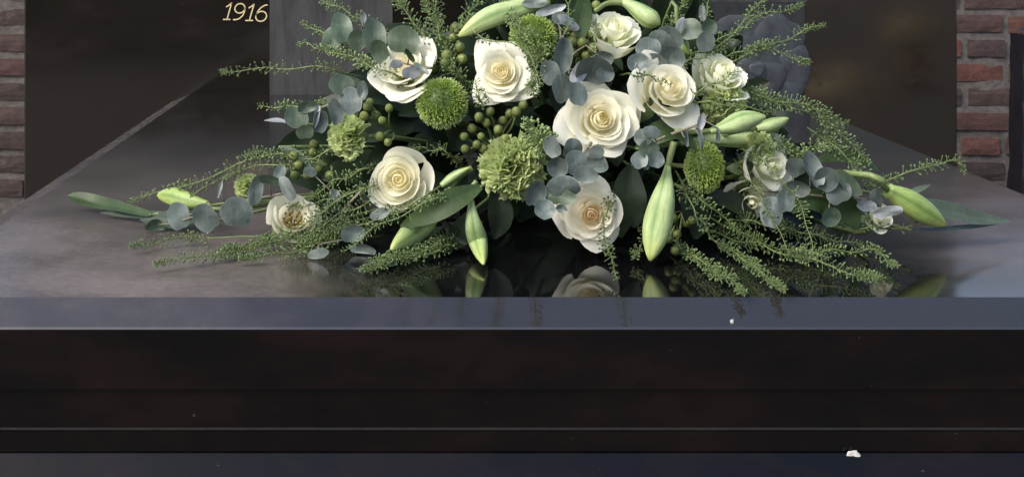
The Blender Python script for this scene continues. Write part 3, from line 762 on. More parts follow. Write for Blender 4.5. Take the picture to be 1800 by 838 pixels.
def sprig(label, pts, rad=13, sp=3.0, size=2.3, mat='pod', off=0.0, offs=None, start=.12, seed=0, stem_r=.00075, W3=None, margin=.008, stemmat='stem'):
    rng = random.Random(seed+int(pts[0][0]*7+pts[-1][1]*13) if pts else seed)
    if W3 is None: W3 = [P(x, y, off if offs is None else offs[i], margin) for i, (x, y) in enumerate(pts)]
    if pts and pts[0] != (0, 0): W3[0] = P(pts[0][0], pts[0][1], max(.03, off+.05), margin)
    t = thing('pepper_grass_sprig', W3[0], label, 'sprig', 'pepper grass sprigs in the spray')
    n = max(10, 8*len(W3)); pth = smooth_path(W3, n)
    ja = rng.uniform(0, 6.28); jb = .0016*rng.uniform(.4, 1.3)
    pth = [Vector((p.x+jb*.5*math.sin(i*.8+ja), p.y, max(p.z+jb*math.sin(i*.55+ja*2)*min(1, i/6), .003))) for i, p in enumerate(pth)]
    mb = MB(); mb.tube(pth, [stem_r*(1.25-.85*i/(n-1)) for i in range(n)], 5)
    st = part('stem', mb.v, mb.f, M[stemmat], t)
    cum = [0]
    for i in range(1, n): cum.append(cum[-1]+(pth[i]-pth[i-1]).length)
    tot = cum[-1]; k_ = pth[n//2].y/F
    step = sp*k_; s = tot*start; i = 0; mb = MB(); mp = MB()
    while s < tot:
        j = max(1, next((a for a in range(n) if cum[a] >= s), n-1)); f = (s-cum[j-1])/max(1e-9, cum[j]-cum[j-1])
        p = pth[j-1].lerp(pth[j], f); tg = (pth[j]-pth[j-1]).normalized(); fr = s/tot
        o = tg.orthogonal().normalized(); o = Matrix.Rotation(i*2.39996+rng.uniform(-.4, .4), 3, tg) @ o
        rl = rad*k_*rng.uniform(.55, 1.22)*(1-.62*max(0, (fr-.72)/.28)**1.4)*(.75+.25*min(1, fr/.3))
        d = (o+tg*rng.uniform(.25, .75)+Vector((0, 0, .18))).normalized(); c = p+d*rl
        if c.z < .0025: c.z = .0025+rng.uniform(0, .002)
        sz = size*k_*rng.uniform(.55, 1.25)*(1-.35*max(0, (fr-.75)/.25))
        if rl > 2.5*k_: mp.tube([p, p.lerp(c, .55)+tg*rl*.05, c-d*sz*.7], [.00030, .00026, .00026], 3, False)
        pod(mb, c, d, rng, sz); i += 1
        s += step*rng.uniform(.35, 1.9)*(1+.55*math.sin(s/tot*17+ja))*(1-.55*max(0, (fr-.8)/.2))
    o = part('seed_pods', mb.v, mb.f, M[mat], t); o['kind'] = 'stuff'
    if mp.v: o2 = part('pod_stalks', mp.v, mp.f, M[stemmat], t); o2['kind'] = 'stuff'
    return t

def berry_mesh(seed):
    rng = random.Random(seed); mb = MB()
    def sph(u, v):
        az = u*math.pi; el = (v-.5)*math.pi
        r = 1+.03*math.sin(3*az+seed); z = math.sin(el)*1.12
        return Vector((math.cos(el)*math.cos(az)*r, math.cos(el)*math.sin(az)*r, z+.10*(v > .93)))
    mb.grid(sph, 15, 9)
    return mk_mesh('berry', mb.v, mb.f, M['berry'], True, {'g': mb.a})
BERRY = [berry_mesh(s) for s in range(3)]
def cal_mesh():
    mb = MB()
    for k in range(5):
        a = k*1.2566
        def fn(u, v): 
            w = .42*math.sin(math.pi*min(1, v*.8+.2)); r = .25+.85*v
            return Vector((r*math.cos(a)-u*w*math.sin(a), r*math.sin(a)+u*w*math.cos(a), -1.02+.45*v*v))
        mb.grid(fn, 3, 4)
    return mk_mesh('sepals', mb.v, mb.f, M['bract'], True, {'g': mb.a})
CAL = cal_mesh()
def berries(label, foot, pts, rpx=8.0, off=0.0, seed=0):
    rng = random.Random(seed); f = P(*foot, off+.03, .02)
    t = thing('berry_branch', f, label, 'berries', 'green berry branches in the spray')
    mb = MB()
    for i, pt in enumerate(pts):
        x, y = pt[:2]; r_ = pt[2] if len(pt) > 2 else rpx*rng.uniform(.88, 1.1)
        Y = domeY(x, y, off+rng.uniform(-.008, .012), .012); c = at(x, y, Y); rw = r_*Y/F
        d = (c-f); d = (d.normalized()*.8+Vector((rng.uniform(-.3, .3), -.5, rng.uniform(.1, .6)))).normalized()
        b_ = obj('berry', BERRY[i % 3], t, c-f); b_.scale = (rw, rw, rw); b_.rotation_mode = 'QUATERNION'; b_.rotation_quaternion = d.to_track_quat('Z', 'Y')
        s_ = obj('sepals', CAL, b_)
        mb.tube(smooth_path([f, f.lerp(c, .55)+Vector((rng.uniform(-.004, .004), 0, rng.uniform(-.004, .004))), c-d*rw*.9], 7), .0009, 5)
    part('stem', mb.v, mb.f, M['stem'], t)
    return t

# ------------------------------------------------------------------ the foam tray that holds the stems
tr = thing('floral_foam_tray', (CORE.x, CORE.y, 0), 'black plastic tray of floral foam hidden under the middle of the spray', 'foam tray')
mb = MB(); mb.tube([(CORE.x-.16, CORE.y, .014), (CORE.x-.155, CORE.y, .014), (CORE.x+.155, CORE.y, .014), (CORE.x+.16, CORE.y, .014)], [.013]*4, 8)
mb.box(CORE.x-.15, CORE.x+.15, CORE.y-.05, CORE.y+.05, .001, .022)
part('tray', mb.v, mb.f, M['black_plastic'], tr, False)
mb = MB()
def fo(u, v):
    a = u*math.pi; e = v*math.pi/2; return Vector((CORE.x+.14*math.cos(e)**.6*math.cos(a), CORE.y+.06*math.cos(e)**.6*math.sin(a), .02+.085*math.sin(e)))
mb.grid(fo, 25, 8); part('foam', mb.v, mb.f, M['foam'], tr)

# ------------------------------------------------------------------ dark filler foliage packed inside the spray
mb = MB(); rng = random.Random(11)
for i in range(520):
    # points inside the dome, mostly towards its shell
    while True:
        x, y, z = rng.uniform(-1, 1), rng.uniform(-1, .8), rng.uniform(0.02, 1)
        rr_ = math.sqrt(x*x+y*y+z*z)
        if .35 < rr_ < .86: break
    p = Vector((DC[0]+x*DA*.80, DC[1]+y*DB*.9, z*DH*.92+.006))
    d = Vector((x*1.4, y*.9-.15, z*.9+rng.uniform(-.5, .3))).normalized(); L = rng.uniform(.035, .075)
    e = p+d*L*.5+Vector((0, 0, rng.uniform(-.012, .012))); b0 = p-d*L*.5
    b0.z = max(b0.z, .004); e.z = max(e.z, .004)
    if any(not (690-.8*qy < qx < 1260+.7*qy) for qx, qy in ((CX+q_.x*F/q_.y, CY+(H-q_.z)*F/q_.y) for q_ in (b0, e))): continue
    vs, fs, a = ribbon([b0, (b0+e)/2+Vector((0, 0, .006)), e], L*rng.uniform(.38, .6), (rng.uniform(-.5, .5), -.8, rng.uniform(.1, .9)), .2, 7, None, rng.uniform(-.6, .6), .05, rng.random()*6)
    mb.add([Vector((v.x, v.y, max(v.z, .002))) for v in vs], fs, a)
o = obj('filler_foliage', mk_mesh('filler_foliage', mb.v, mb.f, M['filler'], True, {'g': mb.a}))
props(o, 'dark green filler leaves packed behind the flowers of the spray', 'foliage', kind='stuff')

# ------------------------------------------------------------------ roses and white blooms
rose('rose', 'largest cream rose, wide open, in the middle of the spray', 1052, 212, 76, (0.10, -1, .28), 30, seed=1, off=-.012)
rose('rose', 'round cream rose above the berries, left of the middle', 882, 130, 60, (-.22, -1, .35), 28, seed=2)
rose('rose', 'creamy white rose seen from its side, right of the largest rose', 1170, 162, 76, (.32, -.85, .45), 20, seed=23, flare=.8, heart=1.1, off=-.022)
rose('rose', 'cup-shaped cream rose low on the left, above a dark leaf', 702, 316, 70, (-.10, -1, .22), 22, seed=4, openness=1.05, flare=.36)
rose('rose', 'lowest rose, peach at its heart, mirrored in the slab', 1040, 376, 64, (-.12, -1, .12), 26, 'rose_warm', seed=5, off=-.01)
rose('rose', 'white rose at upper left partly covered by grey leaves', 714, 124, 70, (-.34, -.75, .62), 20, seed=6, flare=.9, off=-.006)
rose('lisianthus', 'white bloom with fringed rim at the top of the spray', 1078, 62, 66, (.10, -.5, .85), 18, 'white_green', seed=7, serr=.07, flare=.55, cat='flower', group='white fringed blooms')
rose('lisianthus', 'greenish white fringed bloom right of the side-facing rose', 1264, 136, 64, (.30, -.6, .75), 16, 'white_green', seed=8, serr=.07, flare=.5, cat='flower', group='white fringed blooms')
rose('anemone', 'open white flower with ochre stamens low on the left', 516, 386, 64, (.2, -.72, .6), 11, 'rose', seed=9, stamens=True, cat='flower', group='white fringed blooms', flare=.35)
rose('lisianthus', 'ragged pale bloom at the right beside the small pompon', 1345, 294, 70, (.5, -.8, .3), 12, 'white_green', seed=10, serr=.05, flare=.7, cat='flower', group='white fringed blooms')
rose('lisianthus', 'small half-open pale bloom near the right tip of the spray', 1545, 384, 38, (.35, -.9, .45), 9, 'white_green', seed=11, flare=.35, cat='flower', group='white fringed blooms')
rose('lisianthus', 'tattered pale bloom hanging under the ragged one at right', 1318, 350, 50, (.1, -.85, -.3), 10, 'white_green', seed=12, serr=.05, flare=.7, cat='flower', group='white fringed blooms', off=.015)

# ------------------------------------------------------------------ lime carnations and pompons
carnation('fully ruffled lime carnation under the small green cluster in the middle', 900, 296, 56, (0, -1, .1), n=60, seed=1)
carnation('lime carnation turned left beside the berries on the left', 613, 240, 40, (-.75, -.6, .1), n=44, seed=2)
carnation('lime carnation under the greenish white bloom on the right', 1272, 180, 38, (.25, -.75, -.15), n=44, seed=3, off=.005)
carnation('small yellow-green carnation above the ragged pale bloom at right', 1338, 258, 28, (.4, -.7, .45), n=32, seed=4)
carnation('yellow bloom peeping out behind the grey leaves at far left', 432, 326, 22, (-.5, -.7, .5), n=26, seed=5, off=.012)
pompon('round green pompon flower left of the upper rose', 777, 181, 47, 46, (.05, -1, .25), seed=1)
pompon('bright green pompon flower at the top behind a lily bud', 938, 66, 43, 42, (.1, -1, .45), seed=2)
pompon('oval green pompon flower right of the large hanging bud', 1238, 294, 37, 46, (.55, -.9, .1), seed=3)

# ------------------------------------------------------------------ lily buds
lily_bud('slim lily bud hanging down left of the lowest rose', [(828, 352), (832, 392), (842, 428), (850, 464)], 36, offs=[-.02, -.02, -.015, -.01], stem_pts=[(838, 318), (826, 335)], blunt=.30, margin=.006, roll=.4)
lily_bud('large lily bud hanging down right of the lowest rose', [(1174, 292), (1168, 340), (1156, 400), (1143, 458)], 52, offs=[-.02, -.03, -.03, -.02], stem_pts=[(1185, 250), (1178, 275)], blunt=.22, wmax=.62, margin=.006, roll=.9)
lily_bud('lily bud pointing right below the lime carnation', [(1248, 231), (1282, 222), (1312, 212), (1346, 205)], 38, offs=[-.035]*4, stem_pts=[(1186, 230), (1220, 232)], blunt=.28, roll=.3)
lily_bud('plump bright lily bud near the right tip of the spray', [(1560, 334), (1588, 350), (1625, 374), (1662, 396)], 46, 'bud_bright', offs=[-.01]*4, blunt=.55, wmax=.5, roll=1.1, margin=.016)
lily_bud('bright lily bud lying near the left tip of the spray', [(366, 359), (335, 354), (305, 346), (277, 343)], 34, 'bud_bright', offs=[.005]*4, blunt=.35, wmax=.55, margin=.016)
lily_bud('long pale lily bud arching at the top left of the spray', [(965, 2), (920, 14), (860, 32), (806, 64)], 40, offs=[-.01]*4, blunt=.45, wmax=.6)
lily_bud('lily bud bent over the fringed bloom at the top', [(1095, 3), (1115, 14), (1138, 30), (1160, 44)], 36, offs=[-.02]*4, stem_pts=[(1046, 20), (1068, 6)], blunt=.40, wmax=.72)
lily_bud('cream-tipped lily bud pointing right above the ragged bloom', [(1330, 226), (1350, 222), (1368, 216), (1386, 208)], 26, offs=[.0]*4, blunt=.5, wmax=.4)
lily_bud('long slender lily bud lying behind the small pompon', [(1196, 252), (1260, 244), (1320, 246), (1376, 262)], 32, offs=[.01]*4, blunt=.3, wmax=.55)
lily_bud('pale lily bud half covered by a dark leaf at lower left', [(776, 352), (752, 380), (722, 410), (688, 438)], 48, offs=[.0, -.01, -.01, -.005], stem_pts=[(830, 295), (806, 312)], blunt=.35, wmax=.5)
lily_bud('short young lily bud above the dark leaf at lower left', [(776, 326), (792, 314), (808, 304), (826, 294)], 17, offs=[-.005]*4, blunt=.6, wmax=.4)
lily_bud('pale green bud tip behind the eucalyptus at top right', [(1192, 64), (1196, 76), (1203, 88), (1212, 96)], 26, 'bud_bright', offs=[.0]*4, blunt=.6, wmax=.4)

# ------------------------------------------------------------------ long leaves
blade_leaf('dark green leaf crossing the pale lily bud at lower left', [(846, 328), (800, 350), (755, 374), (704, 398)], 44, offs=[-.02, -.03, -.03, -.02], nrm=(.25, -.85, .45), fold=.15)
blade_leaf('folded dark leaf forming the left tip of the spray', [(265, 378), (215, 366), (165, 356), (118, 344)], 44, 'blade', nrm=(.1, -.75, .65), fold=.35, margin=.010, prof=lambda s: (.25+.75*s)*math.sqrt(max(0, 1-s**3)), twist=.3)
blade_leaf('flat grey-green leaf under the left tip leaf', [(330, 378), (280, 378), (230, 378), (176, 374)], 26, 'blade_grey', nrm=(0, -.35, .9), fold=.1, margin=.005)
blade_leaf('grey leaf lying beneath the round leaves at the left', [(360, 392), (320, 394), (280, 392), (246, 386)], 30, 'blade_grey', nrm=(0, -.5, .85), margin=.006)
blade_leaf('long grey-green leaf forming the right tip of the spray', [(1600, 352), (1650, 368), (1710, 382), (1775, 389)], 40, 'blade_grey', nrm=(.1, -.7, .7), fold=.2, margin=.010, twist=-.4)
blade_leaf('pale leaf lying flat under the right tip leaf', [(1600, 404), (1650, 403), (1710, 398), (1768, 390)], 16, 'blade_grey', nrm=(0, -.3, .95), fold=.05, margin=.004)
blade_leaf('short pointed leaf sticking up behind the plump bud', [(1580, 348), (1600, 340), (1618, 332), (1636, 324)], 12, 'blade_grey', nrm=(0, -.7, .7))
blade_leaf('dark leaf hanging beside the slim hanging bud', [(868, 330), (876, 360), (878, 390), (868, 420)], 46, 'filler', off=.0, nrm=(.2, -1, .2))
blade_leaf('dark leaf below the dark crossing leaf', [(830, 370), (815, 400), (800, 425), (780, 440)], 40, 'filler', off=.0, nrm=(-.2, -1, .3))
blade_leaf('dark curled leaf right of the largest rose', [(1120, 262), (1150, 238), (1190, 230), (1222, 262)], 42, 'blade', off=-.012, nrm=(.1, -.8, .55))
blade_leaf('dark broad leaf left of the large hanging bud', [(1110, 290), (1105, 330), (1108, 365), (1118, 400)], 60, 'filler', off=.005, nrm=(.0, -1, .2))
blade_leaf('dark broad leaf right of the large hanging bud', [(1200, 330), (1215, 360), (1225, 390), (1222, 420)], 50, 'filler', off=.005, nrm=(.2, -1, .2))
blade_leaf('upright green leaf at the top left of the fringed bloom', [(1022, 70), (1020, 45), (1024, 20), (1030, -12)], 38, 'blade', off=-.01, nrm=(0, -1, .1), fold=.2)
blade_leaf('second upright green leaf touching the top berries', [(1000, 66), (1004, 40), (1010, 12), (1016, -14)], 26, 'blade', off=.0, nrm=(.3, -1, .1))
blade_leaf('dark leaf under the grey leaves on the right', [(1390, 372), (1420, 352), (1450, 362), (1462, 400)], 40, 'blade', off=.0, nrm=(.0, -.9, .4))
blade_leaf('dark leaf drooping beside the half-open pale bloom', [(1450, 340), (1480, 360), (1496, 380), (1505, 404)], 46, 'blade', off=-.004, nrm=(.2, -.9, .3))
blade_leaf('dark leaf under the ragged bloom at the right', [(1240, 352), (1275, 350), (1305, 366), (1330, 392)], 40, 'filler', off=.01, nrm=(.0, -.8, .6))
blade_leaf('green leaf behind the long sprig at the right', [(1430, 285), (1470, 276), (1510, 280), (1545, 300)], 26, 'blade', off=.012, nrm=(0, -.7, .7))
blade_leaf('narrow silvery leaf standing by the left carnation', [(490, 258), (512, 266), (532, 278), (548, 298)], 15, 'blade_grey', off=.0, nrm=(0, -.6, .8))
blade_leaf('narrow silver leaf pointing left above the left berries', [(505, 216), (492, 213), (480, 212), (464, 212)], 13, 'euc_pale', off=.0, nrm=(0, -.5, .85))

# ------------------------------------------------------------------ eucalyptus
G = 'euc_green'; PL = 'euc_pale'
eucalyptus('big round green-grey eucalyptus leaves at the upper left', [(745, 100), (690, 62), (635, 55), (585, 62)],
           [(600, 50, 24, 34, 15, G), (585, 68, 20, 28, -20, G), (628, 72, 22, 24, 40, G), (657, 66, 23, 35, 5, G), (672, 90, 20, 24, 20, G), (710, 72, 33, 26, -22, G), (640, 30, 7, 14, 10, PL)], mat=G, seed=1)
eucalyptus('small eucalyptus leaves over the partly covered rose', [(760, 120), (735, 118), (712, 112), (690, 108)],
           [(697, 113, 15, 10, 5, PL, 5, 5), (722, 128, 20, 14, -10, PL, 5, 5), (741, 122, 18, 6, -45, 'euc'), (720, 98, 6, 18, 32, 'blade')], off=-.035, seed=2)
eucalyptus('eucalyptus branch with dull leaves left of the lime carnation', [(640, 178), (590, 182), (545, 196), (505, 208)],
           [(617, 178, 23, 27, 20), (540, 188, 20, 12, 20, G), (520, 208, 22, 22, 10, G), (560, 215, 18, 26, -10), (536, 232, 20, 16, 0, G), (556, 206, 6, 26, -12, PL), (590, 198, 14, 30, 15), (600, 150, 26, 22, 0, G), (640, 160, 12, 22, 0)], seed=3)
eucalyptus('three blue-grey eucalyptus leaves at the far left end', [(500, 340), (440, 352), (370, 372), (306, 392)],
           [(314, 380, 24, 28, 15, 'euc', -5, 5), (362, 382, 27, 29, 35, 'euc', 5, -10), (416, 374, 32, 28, -15, 'euc', 5, 8), (449, 336, 16, 31, -8, 'euc', 0, 15), (386, 334, 5, 20, -12, 'euc'), (272, 396, 22, 17, 0, G), (492, 304, 12, 18, -30, 'euc'), (505, 332, 14, 26, 35, 'euc'), (474, 316, 24, 10, -25, G)], off=-.008, seed=4)
eucalyptus('blue-grey eucalyptus cluster above the largest rose', [(1000, 190), (1000, 140), (1005, 100), (1030, 80)],
           [(986, 97, 19, 34, -8), (1042, 122, 37, 30, -12), (1018, 128, 14, 30, -38, PL), (988, 156, 25, 34, 15), (968, 128, 22, 24, 20), (1060, 104, 26, 20, 25), (1014, 166, 20, 24, 0), (1062, 132, 20, 16, 0)], off=-.012, seed=5)
eucalyptus('dense eucalyptus cluster between the carnation and the lowest rose', [(1040, 250), (1010, 290), (980, 320), (950, 365)],
           [(1006, 262, 19, 21, 0), (972, 258, 20, 24, 25), (1012, 286, 28, 24, 10), (1050, 286, 24, 20, -15), (980, 292, 24, 22, 0), (1030, 306, 26, 20, 10), (990, 330, 34, 22, 12), (938, 338, 21, 26, -10), (956, 370, 24, 22, 20), (986, 346, 30, 16, -5, G), (1048, 268, 16, 14, 0), (988, 366, 12, 8, 0)], off=-.026, seed=6)
eucalyptus('small dark eucalyptus tuft right of the largest rose', [(1170, 240), (1150, 250), (1140, 262), (1134, 280)],
           [(1130, 242, 20, 18, 10), (1124, 282, 16, 17, 20), (1152, 282, 15, 17, -20), (1136, 292, 7, 9, 0), (1140, 262, 22, 16, 0, G), (1145, 232, 16, 12, 0)], off=-.028, seed=7)
eucalyptus('grey eucalyptus leaves reaching right past the ragged bloom', [(1340, 335), (1400, 340), (1460, 346), (1530, 350)],
           [(1424, 300, 20, 36, 18), (1398, 294, 22, 22, 30), (1452, 314, 22, 28, -10), (1490, 322, 16, 40, 42, 'euc_green', 0, 10), (1474, 340, 26, 20, 20), (1400, 330, 26, 18, 0), (1356, 372, 19, 32, -14), (1540, 350, 12, 24, 18), (1520, 362, 28, 12, 0, PL), (1560, 372, 34, 12, 12, PL), (1380, 352, 18, 22, 0), (1455, 380, 26, 22, 0, G)], off=-.004, seed=8)
eucalyptus('misty blue-green eucalyptus mass above the side-facing rose', [(1120, 130), (1150, 100), (1185, 80), (1230, 50)],
           [(1140, 86, 24, 20, 0), (1162, 74, 26, 26, 20), (1178, 66, 24, 24, 0), (1150, 110, 28, 22, 0), (1180, 100, 24, 24, -20), (1212, 52, 24, 22, 10, G), (1242, 48, 22, 18, 0, G), (1196, 46, 8, 18, -15, PL), (1122, 112, 20, 20, 0), (1240, 74, 20, 22, 0), (1235, 24, 7, 16, 0, 'euc')], off=-.008, seed=9)
eucalyptus('pale bluish eucalyptus leaves at the top behind the pompon', [(985, 90), (985, 55), (975, 25), (960, 0)],
           [(968, 18, 28, 9, 15, PL), (1000, 40, 26, 10, -28, PL), (985, 32, 16, 14, 0), (940, 6, 26, 10, 0)], off=-.004, seed=10)
eucalyptus('narrow bluish leaves hanging right of the side-facing rose', [(1180, 236), (1220, 222), (1240, 214), (1262, 226)],
           [(1232, 214, 7, 16, -12, PL, 0, 0), (1204, 244, 5, 18, 5), (1232, 244, 5, 20, 8), (1262, 240, 5, 14, 0)], off=-.04, seed=11)
eucalyptus('dim eucalyptus leaves under the cup-shaped rose', [(640, 330), (600, 380), (640, 410), (560, 430)],
           [(620, 410, 22, 16, 0), (560, 446, 26, 12, 10), (590, 344, 10, 14, 30), (545, 302, 12, 10, -20), (668, 376, 20, 12, 20), (640, 436, 30, 12, 0)], off=.0, seed=12)

# ------------------------------------------------------------------ green berries
berries('green berries between the left carnation and the covered rose', (690, 230), [(650, 180), (661, 203), (640, 204), (646, 188), (672, 212), (684, 190), (600, 262), (682, 250), (668, 240)], seed=1)
berries('cluster of green berries at the left under the grey leaves', (580, 290), [(502, 272), (517, 274), (550, 268), (525, 290), (560, 296), (518, 308), (580, 308), (586, 340), (540, 308), (498, 292), (552, 254)], seed=2)
berries('cluster of green berries below the upper rose', (870, 260), [(855, 216), (846, 240), (876, 228), (884, 212), (862, 196), (896, 200), (908, 196), (850, 262), (818, 262), (842, 206), (872, 252), (830, 226), (816, 240), (920, 185), (838, 254), (888, 244)], 8.0, seed=3)
berries('cluster of olive berries left of the fringed top bloom', (1030, 110), [(1048, 10), (1022, 48), (1010, 64), (1008, 74), (1024, 76), (1042, 86), (1032, 98), (1060, 72, 8.5), (1066, 118), (1012, 92), (1046, 66), (1000, 52), (1036, 60)], 9, seed=4)
berries('green berries among the sprigs above the covered rose', (790, 130), [(768, 102), (796, 68), (808, 84), (774, 70), (786, 98), (760, 120), (800, 50), (782, 112), (752, 96), (812, 104)], 10, off=.006, seed=5)
berries('green berries in the shade right of the large hanging bud', (1200, 370), [(1184, 384), (1190, 412), (1208, 392), (1186, 440, 8), (1216, 388), (1200, 350), (1176, 420)], 8, off=.004, seed=6)

